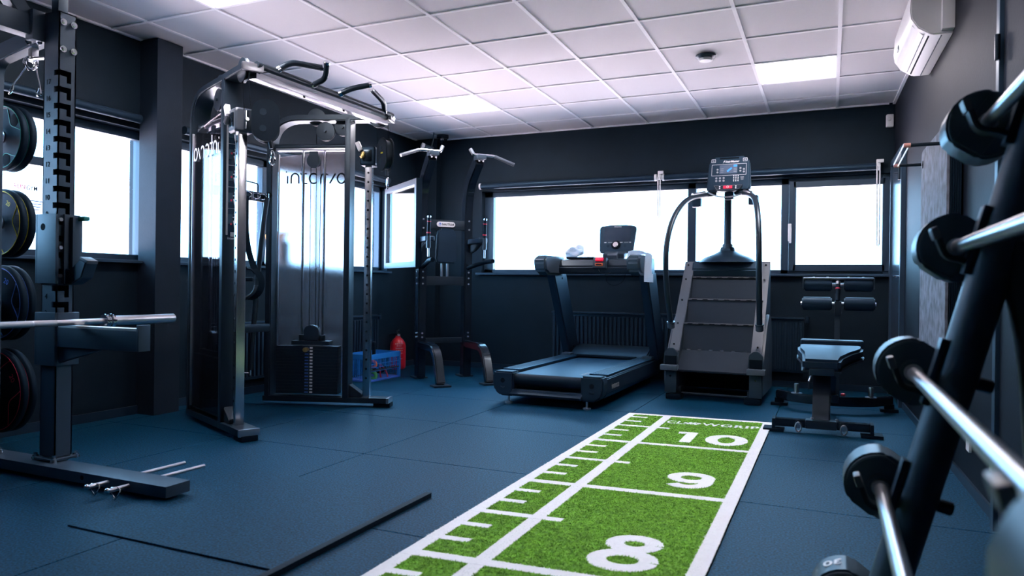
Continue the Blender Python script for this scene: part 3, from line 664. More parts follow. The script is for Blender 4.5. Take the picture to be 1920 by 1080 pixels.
def tower(M, flip):
    """local x from rear to front, y 0..0.125 across; flip = outer side at y 0"""
    yo = 0.012 if flip else .113
    path = fill([(.025, 0, .05), (.025, 0, HT-.025), (.96, 0, HT-.025)], .23, 10); P2 = [(p.x, p.z) for p in path]
    MB(M).strip(P2, .046, 0, .125, bev=.008).build('frame_hoop', M_BLK, r)
    MB(M).box((.645, .0625, 1.13), (.046, .125, 2.2), bev=.008).build('front_post', M_BLK, r)
    MB(M).box((.48, .0625, .052), (.98, .125, .042), bev=.008).build('base_beam', M_BLK, r)
    MB(M).box((.93, .0625, .018), (.13, .10, .034), bev=.004).build('foot_pad', M_RUB, r)
    MB(M).box((.978, .0625, .052), (.022, .13, .046), bev=.01).build('foot_cap', M_STEEL, r)
    MB(M).box((.972, .0625, HT-.025), (.022, .13, .05), bev=.01).build('beam_cap', M_STEEL, r)
    MB(M).cyl((.03, .0625, 2.01), (.64, .0625, 2.01), .022, seg=16).build('cross_tube', M_BLK, r)
    MB(M).box((.345, .0625, 1.985), (.57, .05, .02), bev=.004).build('top_bracket', M_COPPER if False else M_STEEL, r)
    sh = MB(M)
    n = 12; pts = []
    for k in range(n+1):
        u = k/n; x = .055+u*.565; bow = .014*math.sin(PI*u); pts.append((x, yo-bow if flip else yo+bow))
    b = bmesh.new(); rings = []
    for (x, y) in pts:
        u = (x-.055)/.565; zt = 1.955+.06*u-.02*(1-u)
        col = [(x, y, .11), (x, y, zt), (x, y+.004, zt), (x, y+.004, .11)]; rings.append([b.verts.new(c) for c in col])
    for A, C in zip(rings, rings[1:]):
        for k in range(4): b.faces.new((A[k], A[(k+1) % 4], C[(k+1) % 4], C[k]))
    b.faces.new(rings[0]); b.faces.new(rings[-1][::-1]); bmesh.ops.recalc_face_normals(b, faces=b.faces[:]); sh._add(b)
    shroud = sh.build('shroud', M_SMOKE if flip else M_FROST, r)
    for xx in (.058, .617): MB(M).box((xx, yo, 1.03), (.010, .014, 1.86), bev=.002).build('shroud_edge', M_STEEL, r)
    # logo reads from the user side
    zt = 1.79
    k_ = .082
    Lm = M @ (face_M((.60, yo-.017, zt-.03), (-1, 0, 0), (0, 0, 1)) if flip else face_M((.125, yo-.003, zt-.06), (1, 0, 0), (0, 0, 1)))
    lg = MB(Lm)
    for p in WORDMARK: lg.strip([(x*k_, z*k_) for x, z in p], .012, -.0006, .0006, 'xy')
    lg.build('lettering', M_PRINT if flip else M_PRINTK_VOID, shroud, smooth=False)
    yi = .0625
    for xx in (.275, .445): MB(M).cyl((xx, yi, .09), (xx, yi, 1.98), .011, seg=14).build('guide_rod', M_CHROME, r)
    for k in range(15):
        MB(M).box((.335, yi, .105+k*.0245), (.49, .095, .0242), bev=.001, seg=1).build('weight_plate', M_BLK, r, smooth=False)
    tags = MB(M); nums = MB(M); sd_ = 1 if flip else -1
    for k in range(15): tags.box((.372, yi+sd_*.049, .105+k*.0245), (.022, .003, .012)); nums.box((.336, yi+sd_*.049, .105+k*.0245), (.03, .003, .008))
    tags.build('weight_tags', M_PRINT, r, smooth=False, kind='stuff'); nums.build('weight_numbers', M_BLUP, r, smooth=False, kind='stuff')
    MB(M).box((.36, yi, .485), (.30, .09, .03), bev=.004).build('head_plate', M_BLK, r)
    MB(M).prism([(.30, .5), (.42, .5), (.42, .58), (.405, .61), (.36, .625), (.315, .61), (.30, .58)], yi-.03, yi+.03, 'xz', bev=.006).build('stack_pulley_bracket', M_BLK, r)
    for xx in (.275, .445): MB(M).cyl((xx, yi, .5), (xx, yi, .545), .022, seg=16).build('rod_bushing', M_BLK, r)
    MB(M).cyl((.337, yi+sd_*.095, .435), (.337, yi+sd_*.04, .435), .018, seg=18, bev=.004).cyl((.337, yi+sd_*.1, .435), (.337, yi+sd_*.094, .435), .010, seg=12).build('selector_pin', M_GOLD, r)
    def pulley(x, z, R_, y=yi):
        MB(M @ Matrix.Translation((x, y, z))).lathe([(.010, -.016), (R_*.55, -.012), (R_*.9, -.014), (R_, -.013), (R_, -.009), (R_*.86, 0), (R_, .009), (R_, .013), (R_*.9, .014), (R_*.55, .012), (.010, .016)], 30, Matrix.Rotation(PI/2, 4, 'X')).cyl((0, -.03, 0), (0, .03, 0), .010, seg=10).build('pulley', M_BLK, r)
    pulley(.455, 2.125, .073, .05); pulley(.585, 2.16, .066, .075); pulley(.365, 2.245, .068, .09)
    pulley(.875, 2.225, .074, .045); pulley(.36, 1.90, .055, yi)
    MB(M).prism([(.33, 1.97), (.33, 1.86), (.35, 1.84), (.385, 1.84), (.40, 1.86), (.40, 1.97)], yi-.026, yi-.020, 'xz').build('pulley_guard', M_BLK, r)
    MB(M).box((.80, .0625, 1.02), (.055, .055, 1.93), bev=.007).build('slide_column', M_SATIN, r)
    h = MB(M)
    for k in range(24): h.cyl((.80, .0345, .22+k*.072), (.80, .0349, .22+k*.072), .0085, seg=12)
    h.build('column_holes', M_PRINTK_VOID, r, kind='stuff')
    MB(M).prism([(.67, .075), (.77, .075), (.77, .10), (.67, .17)], .02, .105, 'xz', bev=.004).build('column_shoe', M_BLK, r)
    # carriage with its swivel housing
    ca = MB(M).box((.80, .0625, 1.93), (.125, .12, .15), bev=.03, seg=3).build('carriage', M_DARK if not flip else M_LGREY, r)
    MB(M).box((.80, .0625, 1.93), (.07, .135, .09), bev=.01).build('carriage_bush', M_BLKG, ca)
    MB(M).cyl((.775, -.008, 1.955), (.762, -.02, 1.905), .018, seg=14, bev=.008).build('release_grip', M_GOLD if not flip else M_STEEL, ca)
    MB(M).box((.735, .0, 2.0), (.035, .03, .07), rot=Matrix.Rotation(-.4, 4, 'Y'), bev=.006).build('release_plate', M_OFFW, ca)
    MB(M).cyl((.868, .0625, 1.875), (.868, .0625, 1.985), .012, seg=12).cyl((.868, .0625, 1.93), (.90, .0625, 1.93), .010, seg=10).build('hinge_pin', M_CHROME, ca)
    sw = M @ Matrix.Translation((.87, .0625, 1.93)) @ Matrix.Rotation(math.radians(66 if flip else -48), 4, 'Z')
    def capsule(R_, hz, cx): return [(cx+R_*math.cos(a), hz+R_*math.sin(a)) for a in [PI*k/12 for k in range(13)]] + [(cx+R_*math.cos(a), -hz+R_*math.sin(a)) for a in [PI+PI*k/12 for k in range(13)]]
    ph = MB(sw).prism(capsule(.082, .048, .115), -.034, -.022, 'xz', bev=.004).prism(capsule(.082, .048, .115), .022, .034, 'xz', bev=.004).prism(capsule(.07, .04, .115), -.022, .022, 'xz').build('pulley_housing', M_BLK, r)
    for zz in (.05, -.05):
        MB(sw).cyl((.10, -.0365, zz), (.10, .0365, zz), .020, seg=18).build('axle_cap', M_GREY, ph)
    if not flip: MB(sw).box((.125, -.0352, .01), (.035, .001, .012)).build('warning_sticker', M_YEL, ph)
    sp = MB(sw).cyl((.14, 0, -.12), (.15, 0, -.165), .011, seg=12).build('cable_stop', M_BLK, ph)
    cb = MB(sw @ Matrix.Translation((.155, 0, -.22))); pts = [(.016*math.cos(a)*(1.15 if math.sin(a) < 0 else .75), 0, .042*math.sin(a)) for a in [2*PI*k/20 for k in range(20)]]
    cb.tube(pts, .0045, 7, closed=True).build('carabiner', M_CHROME, ph)
    cw = [(.862, .045, 2.16), (.862, .055, 1.99)], [(.455-.073, .05, 2.12), (.385, .0625, .6)], [(.335, .0625, 1.9), (.335, .0625, .6)], [(.946, .045, 2.22), (.95, .06, 2.0)], [(.415, yi, 1.9), (.41, yi, .6)]
    for p in cw: MB(M).tube(p, .0028, 6).build('cable', M_BLKG, r)
    if flip:
        pl = MB(M).box((.6695, .062, 1.60), (.003, .085, .74), bev=.001).build('placard', M_SCREEN, r)
        MB(M).box((.672, .026, 1.60), (.002, .012, .72)).build('placard_strip', M_PRINTG, pl)
        for k in range(5):
            zz = 1.88-k*.135; f = MB(M)
            f.ball((.6725, .078, zz+.032), .009, (.3, 1, 1), 10); f.box((.6725, .078, zz+.004), (.002, .012, .036)); f.box((.6725, .072, zz-.03), (.002, .007, .045), rot=Matrix.Rotation(.2, 4, 'X')); f.box((.6725, .086, zz-.03), (.002, .007, .045), rot=Matrix.Rotation(-.2, 4, 'X')); f.box((.6725, .07, zz+.012), (.002, .02, .006))
            f.build('exercise_figure', M_PRINT, pl)
            MB(M).box((.6725, .048, zz), (.002, .028, .06)).build('exercise_picture', M_PICT, pl)
            MB(M).box((.6732, .052, zz+.018-.012*k), (.002, .010, .012)).build('muscle_mark', M_REDP, pl)
            MB(M).box((.6725, .062, zz+.066), (.002, .065, .003)).build('divider', M_PRINTG, pl)
        MB(M).box((.6725, .062, 1.245), (.002, .026, .028)).build('qr_panel', M_PRINTG, pl)
        text('lettering', 'intenza', .022, M_PRINT, pl, M @ face_M((.6727, .062, 1.22), (0, 1, 0), (0, 0, 1)), .0003)
tower(M1, True); tower(M2, False)
# crossbeam and pull-up tube between the tower heads
A, B = (M1 @ Vector((.93, .0625, HT-.06))), (M2 @ Vector((.93, .0625, HT-.06)))
d = (B-A).normalized()
def beam(mb, a, b, w, h, **k):
    a, b = Vector(a), Vector(b); dd = b-a
    return mb.box((a+b)/2, (dd.length, w, h), rot=Matrix.Rotation(math.atan2(dd.y, dd.x), 4, 'Z'), **k)
beam(MB(), A+d*.02, B-d*.02, .065, .04, bev=.006).build('crossbeam', M_STEEL, r)
off = Vector((.05, 0, .055))
MB().cyl(A+off, B+off, .021, seg=18).build('pull_up_tube', M_BLK, r)
for t in (.33, .62): MB().cyl(A+(B-A)*t+Vector((.01, 0, -.03)), A+(B-A)*t+Vector((.01, 0, -.02)), .008, seg=8).build('bolt', M_BLKG, r)
Lh = (B-A).length
for t, pts in ((.11, [(0, 0, 0), (.05, .08, .075), (.10, .31, .10)]), (.35, [(0, 0, 0), (.14, -.035, .02), (.19, -.09, .095)]), (.535, [(0, 0, 0), (.09, .035, .045), (.19, .10, .075)]), (.93, [(0, 0, 0), (.06, -.10, .05), (.10, -.31, .085)])):
    o0 = A+(B-A)*t+off; P = fill([o0+Vector(p) for p in pts], .05, 6)
    h = MB().tube(P, .019, 14).build('pull_up_handle', M_BLK, r)
    e = (P[-1]-P[-2]).normalized(); MB().cyl(P[-1]-e*.004, P[-1]+e*.016, .021, seg=16, bev=.003).build('end_cap', M_CHROME, h)
    e = (P[1]-P[0]).normalized(); MB().cyl(P[0]+e*.015, P[0]+e*.035, .022, seg=16).build('weld_collar', M_CHROME, h)
# rear rails joining the towers
RA, RB = M1 @ Vector((.02, .1, 1.60)), M2 @ Vector((.02, .03, 1.60))
beam(MB(), RA, RB, .03, .07, bev=.004).build('rear_rail', M_BLK, r)
beam(MB(), RA-Vector((0, 0, 1.0)), RB-Vector((0, 0, 1.0)), .06, .06, bev=.01).build('rear_crossbar', M_BLK, r)
MB().cyl(RB+Vector((.02, -.03, .02)), RB+Vector((.05, -.06, .02)), .022, seg=16, bev=.005).build('rail_knob', M_CHROME, r)
wr = fill([RA+Vector((0, .10, .06)), RA+Vector((0, .10, .12)), RA+(RB-RA)*.8+Vector((0, 0, .10)), RA+(RB-RA)*.8+Vector((0, 0, .02))], .02, 3)
MB().tube(wr, .006, 8).build('hanger_wire', M_BLK, r)
# straps, clips and bar on the rear rail
for k, f in enumerate((.50, .60, .74, .84)):
    p = CM[0]+(RA+(RB-RA)*f).x, CM[1]+(RA+(RB-RA)*f).y, 1.60
    o = root('carabiner', p, ['steel snap hook on rear rail, leftmost of the visible row', 'steel snap hook on rear rail, second from left', 'steel snap hook on rear rail, second from right', 'steel snap hook on rear rail, rightmost by the tower'][k], 'carabiner', 'snap hooks on the cable machine rail')
    c = MB(T(0, 0, 0, 70)); c.tube([(.03*math.cos(a)+.0, -.03, .022*math.sin(a)) for a in [2*PI*q/16 for q in range(16)]], .007, 7, closed=True); c.build('hook', M_CHROME, o)
    MB().cyl((.015, -.035, -.03), (.02, -.04, .03), .010, seg=8).build('gate', M_STEEL, o)
pS = Vector(CM)+(RA+(RB-RA)*.56); pS.z = 1.57
o = root('suspension_strap', pS, 'black suspension strap with foam foot loop hanging from rear rail', 'strap')
s_ = MB(); w = .022
def strap(mb, pts, w, t=.004):
    P = [Vector(p) for p in pts]; b = bmesh.new(); R_ = []
    for i, p in enumerate(P):
        dd = (P[min(i+1, len(P)-1)]-P[max(i-1, 0)]).normalized(); sd = Vector((.4, .9, 0)); sd = (sd-dd*sd.dot(dd)).normalized(); nn = dd.cross(sd)
        R_.append([b.verts.new(p+sd*w*a+nn*t*c) for a, c in ((-1, -1), (1, -1), (1, 1), (-1, 1))])
    for A_, C_ in zip(R_, R_[1:]):
        for k in range(4): b.faces.new((A_[k], A_[(k+1) % 4], C_[(k+1) % 4], C_[k]))
    b.faces.new(R_[0]); b.faces.new(R_[-1]); bmesh.ops.recalc_face_normals(b, faces=b.faces[:]); mb._add(b); return mb
strap(MB(), fill([(.03, .0, .02), (.03, .0, -.25), (.05, .02, -.42), (.09, .05, -.55)], .1, 5), .022).build('webbing', M_RUB, o)
strap(MB(), fill([(-.02, -.05, .02), (.0, -.05, -.25), (.03, -.03, -.40), (-.02, -.06, -.52)], .1, 5), .016).build('webbing', M_RUB, o)
lp = [(.045+.085*math.cos(a), .01+.055*math.cos(a), -.63+.115*math.sin(a)) for a in [PI*.5+2*PI*k/22 for k in range(23)]]
strap(MB(), lp, .024).build('foot_loop', M_RUB, o)
lp = [(.03+.072*math.cos(a), -.0+.046*math.cos(a), -.645+.09*math.sin(a)) for a in [PI+PI*k/12 for k in range(13)]]
strap(MB(), lp, .020, .006).build('foam_liner', M_LGREY, o)
MB().box((.03, -.01, -.60), (.13, .03, .03), rot=.6, bev=.006).build('grip', M_RUB, o)
MB().box((.015, -.04, -.47), (.06, .03, .09), bev=.01).build('buckle', M_DARK, o)
pB = Vector(CM)+(RA+(RB-RA)*.93); pB.z = 1.5
o = root('straight_bar', pB, 'long black cable bar hanging down beside right tower', 'bar')
MB().tube(fill([(.04, -.03, .10), (.0, -.06, -.35), (-.04, -.10, -1.22)], .3, 6), .020, 14).build('tube', M_BLK, o)
MB().cyl((-.04, -.10, -1.22), (-.041, -.101, -1.26), .013, seg=12).tube([(-.041, -.10, -1.245), (-.085, -.14, -1.24)], .006, 8).build('end_swivel', M_CHROME, o)
MB().cyl((.04, -.03, .08), (.042, -.028, .13), .014, seg=12).build('end_swivel', M_CHROME, o)

# ------------------------------------------------------------------ treadmill
r = root('treadmill', (-2.03, 5.27, 0), 'black treadmill with tilted console in front of back window', 'treadmill', rz=math.radians(-.5))
def halfcap(x0, x1):
    """rounded rear end piece seen from behind"""
    return MB().box(((x0+x1)/2, .09, .155), (x1-x0, .18, .19), bev=.035, seg=4)
MB().prism([(-.43, .075), (.43, .075), (.462, .12), (.462, .235), (.44, .25), (.30, .25), (.30, .20), (-.30, .20), (-.30, .25), (-.44, .25), (-.462, .235), (-.462, .12)], .10, 1.98, 'xz', bev=.006).build('base_frame', M_DARK, r)
for s_ in (-1, 1):
    c = MB().prism([(s_*.285, .062), (s_*.40, .062), (s_*.452, .10), (s_*.466, .16), (s_*.466, .235), (s_*.452, .258), (s_*.285, .258)], -.005, .12, 'xz', bev=.022).build('rear_cap', M_DARK, r)
    MB().cyl((s_*.375, -.007, .185), (s_*.375, .02, .185), .019, seg=18).build('screw_hole', M_PRINTK_VOID, c)
    MB().tube([(s_*.375-.018, -.006, .135), (s_*.375, -.007, .128), (s_*.375+.018, -.006, .135)], .004, 6).build('hole_reflection', M_GREY, c)  # lighter arc drawn for the reflection below the screw hole
    MB().box((s_*.374, 1.03, .256), (.155, 1.72, .012), bev=.004).build('side_rail', M_BELT, r)
    g = MB()
    for k in range(6): g.box((s_*.374-.055+.022*k, .95, .2625), (.006, 1.5, .003))
    g.build('rail_grooves', M_DARK, r, kind='stuff', smooth=False)
    MB().cyl((s_*.33, .02, .0), (s_*.33, .02, .018), .032, seg=18, bev=.004).cyl((s_*.33, .02, .018), (s_*.33, .02, .07), .008, seg=10).build('levelling_foot', M_STEEL, r)
    MB().cyl((s_*.36, 1.8, .0), (s_*.36, 1.8, .08), .035, seg=16).build('front_wheel', M_RUB, r)
MB().cyl((-.283, .065, .188), (.283, .065, .188), .052, seg=28).build('rear_roller', M_RUB, r)
MB().box((0, .98, .236), (.566, 1.84, .008), bev=.002).build('belt', M_BELT, r)
MB().prism([(-.05, .09), (-.035, .072), (.05, .068), (.05, .12), (.015, .12), (-.01, .10)], -.30, .30, 'yz', bev=.004).build('rear_bumper', M_DARK, r)
MB().prism([(1.62, .245), (1.66, .275), (1.80, .335), (2.02, .345), (2.02, .12), (1.62, .12)], -.40, .40, 'yz', bev=.015).build('motor_hood', M_DARK, r)
MB().box((0, 1.60, .262), (.60, .05, .02), bev=.006).build('hood_lip', M_RUB, r)
for s_ in (-1, 1):
    MB().box((s_*.41, 1.62, .268), (.10, .10, .03), bev=.012).build('hood_corner', M_GREY, r)
    up = MB().prism([(1.72, .24), (2.02, .24), (1.55, 1.10), (1.20, 1.10)], s_*.455-.042, s_*.455+.042, 'yz', bev=.012).build('upright', M_DARK, r)
    MB().cyl((s_*.455-s_*.0425, 1.44, 1.03), (s_*.455-s_*.0445, 1.44, 1.03), .012, seg=12).cyl((s_*.455-s_*.0425, 1.80, .33), (s_*.455-s_*.0445, 1.80, .33), .010, seg=12).build('bolt', M_BLKG, up)
    a = MB().prism([(.90, 1.17), (.93, 1.09), (1.02, 1.055), (1.48, 1.055), (1.50, 1.15), (1.46, 1.24), (.95, 1.235), (.91, 1.21)], s_*.44-.062, s_*.44+.062, 'yz', bev=.03).build('armrest', M_ARM, r)
MB().prism([(1.26, 1.07), (1.45, 1.07), (1.50, 1.16), (1.46, 1.225), (1.30, 1.205), (1.25, 1.14)], -.39, .39, 'yz', bev=.012).build('console_bar', M_BLK, r)
MB().box((-.19, 1.37, 1.225), (.28, .10, .02), bev=.008).build('bottle_tray', M_BLKG, r)
k_ = MB().box((.035, 1.27, 1.165), (.135, .09, .11), rot=Matrix.Rotation(-.3, 4, 'X'), bev=.02).build('key_housing', M_BLK, r)
MB().box((.035, 1.228, 1.207), (.075, .02, .035), rot=Matrix.Rotation(-.7, 4, 'X'), bev=.005).build('stop_button', M_REDL, k_)
MB().box((.035, 1.215, 1.158), (.075, .014, .026), bev=.008).build('safety_key_frame', M_ORANGE, k_)
MB().box((.035, 1.208, 1.158), (.055, .006, .012)).build('safety_key_slot', M_PRINTK_VOID, k_)
MB().tube(fill([(.03, 1.22, 1.11), (.05, 1.22, 1.075), (.12, 1.24, 1.07), (.14, 1.25, 1.09)], .02, 4), .0025, 6).build('key_cord', M_BLKG, k_)
MB().tube(fill([(.06, 1.32, 1.075), (.08, 1.33, .985), (.16, 1.33, .955), (.24, 1.33, 1.0), (.26, 1.33, 1.075)], .08, 6), .0022, 6).build('cable', M_BLKG, r)
# display: leaning slab on a short neck
DM = Matrix.Translation((.10, 1.60, 1.415)) @ Matrix.Rotation(math.radians(-14), 4, 'X')
hw, hh_, tw = .168, .14, .19
pts = [(-hw, -hh_+.01), (-hw+.012, -hh_), (hw-.012, -hh_), (hw, -hh_+.01), (hw+.018, hh_-.025), (hw+.006, hh_-.006), (.08, hh_+.006), (-.08, hh_+.006), (-hw-.006, hh_-.006), (-hw-.018, hh_-.025)]
d_ = MB(DM).prism(pts, -.018, .018, 'xz', bev=.008).build('display', M_DARK, r)
MB(DM).box((0, -.0185, .045), (.27, .002, .145), bev=.001).build('screen', M_SCREEN, d_)
text('lettering', 'intenza', .026, M_PRINT, d_, DM @ face_M((0, -.0188, .128), (1, 0, 0), (0, 0, 1)), .0003)
MB(DM).cyl((-.005, -.018, -.062), (-.005, -.026, -.062), .046, seg=28, bev=.004).build('dial_ring', M_PRINTK_VOID, d_)
MB(DM).cyl((-.005, -.026, -.062), (-.005, -.044, -.062), .026, seg=28, bev=.005).build('dial', M_CHROME, d_)
for x in (-.085, .085): MB(DM).cyl((x, -.018, -.07), (x, -.022, -.07), .014, seg=18).build('button', M_SCREEN, d_)
for x, w in ((-.115, .022), (-.065, .045), (.045, .03), (.095, .045), (.135, .018)): MB(DM).box((x, -.0186, -.035), (w, .001, .007)).build('print_mark', M_PRINTG if w > .03 else M_PRINT, d_)
MB().box((.10, 1.52, 1.26), (.22, .12, .05), rot=Matrix.Rotation(.3, 4, 'X'), bev=.02).build('display_neck', M_GREY, r)
MB().box((.10, 1.45, 1.245), (.10, .06, .05), rot=Matrix.Rotation(.5, 4, 'X'), bev=.012).build('speed_paddle', M_LGREY, r)
text('lettering', 'intenza', .075, M_PRINTG, r, face_M((.4635, .34, .165), (0, 1, 0), (0, 0, 1)), .0004)
text('lettering', 'intenza', .06, M_PRINTG, r, face_M((.22, .30, .2405), (0, 1, 0), (-1, 0, 0)), .0003)
def cloth(name, pts_f, nu, nv, m, loc, rz, th=.008):
    """draped sheet from a function (u, v) -> point"""
    b = bmesh.new(); V = [[b.verts.new(pts_f(i/nu, j/nv)) for j in range(nv+1)] for i in range(nu+1)]
    for i in range(nu):
        for j in range(nv): b.faces.new((V[i][j], V[i+1][j], V[i+1][j+1], V[i][j+1]))
    bmesh.ops.solidify(b, geom=b.faces[:], thickness=th); bmesh.ops.recalc_face_normals(b, faces=b.faces[:])
    mb = MB(); mb._add(b); o = mb.build(name, m); o.location = loc; o.rotation_euler = (0, 0, rz); return o
TMm = Matrix.Translation((-2.03, 5.27, 0)) @ Matrix.Rotation(math.radians(-.5), 4, 'Z')
def drape(u, v):
    y = (v-.5)*.46; s = (u-.33)*.50; w = .006*math.sin(9*v+5*u)+.005*math.sin(17*v)
    if s < -.075: return (-.075-.004+w*.5, y, .012-(-s-.075))
    if s < .075: return (s, y, .012+.012*math.cos(s/.075*PI/2)+w)
    return (.079+w+.01*math.sin(12*v), y+.02*(s-.075), .012-(s-.075))
p = TMm @ Vector((.442, 1.18, 1.243)); tag(cloth('towel', drape, 26, 22, M_TOWEL, p, math.radians(3)), "white towel draped over the treadmill's right armrest", 'towel')
def crump(u, v):
    a = 2*PI*u; rr = .045+.012*math.sin(3*a+4*v)+.008*math.sin(5*a-9*v); x = (v-.5)*.17
    return (x, rr*math.cos(a)*.9, .052+rr*math.sin(a)*(.8+.3*math.sin(3*v))+x*.22)
p = TMm @ Vector((-.27, 1.40, 1.232)); tag(cloth('cloth', crump, 26, 16, M_TOWEL, p, math.radians(10), .004), "crumpled white cloth bundle on the treadmill's left tray", 'cloth')

# ------------------------------------------------------------------ stair climber
r = root('stair_climber', (-.89, 6.15, 0), 'grey and black stair climber with tall handrails and console', 'stair climber', rz=math.radians(-1))
out = [(.03, .06), (-.01, .14), (-.02, .24), (.0, .33), (.10, .42), (.42, .80), (.68, 1.10), (.74, 1.19), (.83, 1.19), (.86, .9), (.86, .05), (.4, .05)]
for s_ in (-1, 1):
    MB().prism(out, s_*.335-.04, s_*.335+.04, 'yz', bev=.014).build('side_housing', M_GREY, r)
    MB().prism([(.03, .06), (-.012, .14), (-.022, .24), (.0, .33), (.12, .45), (.30, .64), (.48, .74), (.66, .70), (.78, .5), (.80, .05), (.4, .05)], s_*.385-.016, s_*.385+.016, 'yz', bev=.015).build('side_cover', M_LGREY, r)
    MB().strip([(.085, .405), (.42, .80), (.66, 1.085), (.74, 1.195)], .012, s_*.338-.043, s_*.338+.043, 'yz', bev=.003).build('stringer_face', M_LGREY, r)
    MB().box((s_*.345, -.018, .305), (.10, .012, .13), bev=.03, seg=3).build('recess', M_PRINTK_VOID, r)
    MB().prism([(s_*.345-.062, .30), (s_*.345-.055, .40), (s_*.345-.02, .435), (s_*.345+.02, .435), (s_*.345+.055, .40), (s_*.345+.062, .30)], -.015, .02, 'xz', bev=.004).build('recess_arch', M_GREY, r)
    MB().box((s_*.352, -.03, .272), (.145, .09, .046), bev=.01).build('step_pad', M_LGREY, r)
    MB().box((s_*.345, .0, .15), (.10, .03, .19), bev=.012).build('front_cover', M_GREY, r)
    bb = MB()
    for y, z in ((.12, .452), (.27, .628), (.44, .83), (.60, 1.02), (.71, 1.155)): bb.cyl((s_*.345, y-.006, z+.006), (s_*.345, y-.012, z+.011), .008, seg=10)
    bb.cyl((s_*.345, -.016, .20), (s_*.345, -.02, .20), .009, seg=10); bb.build('bolts', M_BLKG, r, kind='stuff')
    MB().box((s_*.32, .05, .025), (.13, .14, .05), bev=.015).build('foot', M_RUB, r)
    MB().box((s_*.30, .12, .07), (.06, .10, .06), bev=.01).build('foot_bracket', M_BLK, r)
    MB().cyl((s_*.363, .075, .60), (s_*.363, .06, .648), .032, seg=20, bev=.005).cyl((s_*.363, .06, .648), (s_*.363, .058, .656), .036, seg=20).build('rail_socket', M_GREY, r)
    P = fill([(s_*.363, .06, .64), (s_*.372, -.10, .95), (s_*.372, -.14, 1.30), (s_*.345, .02, 1.56), (s_*.285, .30, 1.745), (s_*.15, .56, 1.80), (s_*.09, .60, 1.815)], .16, 7)
    h = MB().tube(P, .0235, 14).build('handrail', M_BLK, r)
    a, c = Vector((s_*.25, .37, 1.766)), Vector((s_*.17, .53, 1.803)); MB().tube([a+Vector((0, -.012, .014)), c+Vector((0, -.012, .014))], .013, 8).build('pulse_grip', M_STEEL, h)
    MB().box((.01+s_*.245, .50, 1.725), (.085, .085, .09), bev=.02).build('cup_holder', M_DARK, r)
MB().cyl((-.30, .10, .045), (.30, .10, .045), .012, seg=12).build('tie_rod', M_GREY, r)
MB().box((0, .60, .32), (.58, .48, .5)).build('void_shade_block', M_PRINTK_VOID, r)  # black block put in for the shade of the open underside
def slab(nm, y0, z0, y1, z1, t, m): return MB().strip([(y0, z0), (y1, z1)], t, -.292, .292, 'yz', bev=.004).build(nm, m, r)
def dash(o, y, z, n=6, m=M_PRINTK_VOID):
    for k in range(n): MB().box((-.235+k*.094, y, z), (.045, .012, .007), bev=.002).build('grip_slot', m, o)
t0 = slab('step_tread', -.015, .245, .185, .405, .02, M_TREAD); dash(t0, -.022, .243)
tx = MB()
for i in range(28):
    for j in range(12):
        u = j/11; tx.box((-.272+i*.0201+(j % 2)*.010, .0+u*.175, .266+u*.140), (.010, .008, .004), rot=Matrix.Rotation(.67, 4, 'X'))
tx.build('tread_studs', M_GREY, t0, kind='stuff', smooth=False)
for k in range(6): MB().box((-.235+k*.094, .19, .412), (.03, .012, .010), rot=.4, bev=.003).build('hinge_link', M_STEEL, t0)
for (ya, za, yb, zb) in ((.20, .40, .265, .635), (.37, .625, .455, .845), (.56, .85, .645, 1.045)):
    rs = slab('step_riser', ya, za, yb, zb, .016, M_TREAD); 
    MB().box((0, yb-.012, zb+.002), (.584, .026, .013), bev=.003).build('step_lip', M_LIP_LIT, rs); dash(rs, yb-.022, zb+.0005)
    slab('step_tread', yb-.004, zb+.004, yb+.10, zb-.012, .016, M_TREAD)
MB().box((0, .74, 1.07), (.60, .06, .14), bev=.01).build('gap_shade_block', M_PRINTK_VOID, r)  # solid black fill painting the shade of the gap below the cover
MB().prism([(.66, 1.12), (.70, 1.20), (.86, 1.20), (.86, .9), (.72, .9)], -.305, .305, 'yz', bev=.012).build('top_cover', M_DARK, r)
MB(Matrix.Translation((.0, .76, 1.19)) @ Matrix.Diagonal((1.25, .9, 1, 1))).lathe([(.21, 0), (.17, .04), (.10, .075), (.055, .105), (.048, .14)], 36).build('hood_mound', M_DARK, r)
MB().cyl((.0, .76, 1.31), (.0, .76, 1.36), .048, seg=24, bev=.006).build('post_collar', M_GREY, r)
MB().tube(fill([(.0, .76, 1.33), (.0, .76, 1.6), (.01, .68, 1.82)], .1, 6), .034, 20).build('console_post', M_BLK, r)
CMx = Matrix.Translation((.03, .60, 1.98)) @ Matrix.Rotation(math.radians(-12), 4, 'X')
w_, h_ = .178, .165
pts = [(-w_-.012, -h_), (w_+.012, -h_), (w_+.014, -h_+.06), (w_, h_-.05), (w_-.04, h_), (-w_+.04, h_), (-w_, h_-.05), (-w_-.014, -h_+.06)]
cs = MB(CMx).prism(pts, -.03, .03, 'xz', bev=.014).build('console', M_DARK, r)
q = lambda x, z, y=-.0305: (x, y, z)
MB(CMx).box(q(0, .145, -.028), (.17, .008, .014), bev=.003).build('reading_slot', M_PRINTK_VOID, cs)
def rrect(mb, cx, cz, w, h, t): mb.box(q(cx, cz+h/2), (w, .002, t)); mb.box(q(cx, cz-h/2), (w, .002, t)); mb.box(q(cx-w/2, cz), (t, .002, h)); mb.box(q(cx+w/2, cz), (t, .002, h)); return mb
rrect(MB(CMx), 0, .035, .30, .105, .0025).build('display_border', M_PRINT, cs)
MB(CMx).box(q(-.005, .04), (.155, .003, .080)).build('screen', M_LCD, cs)
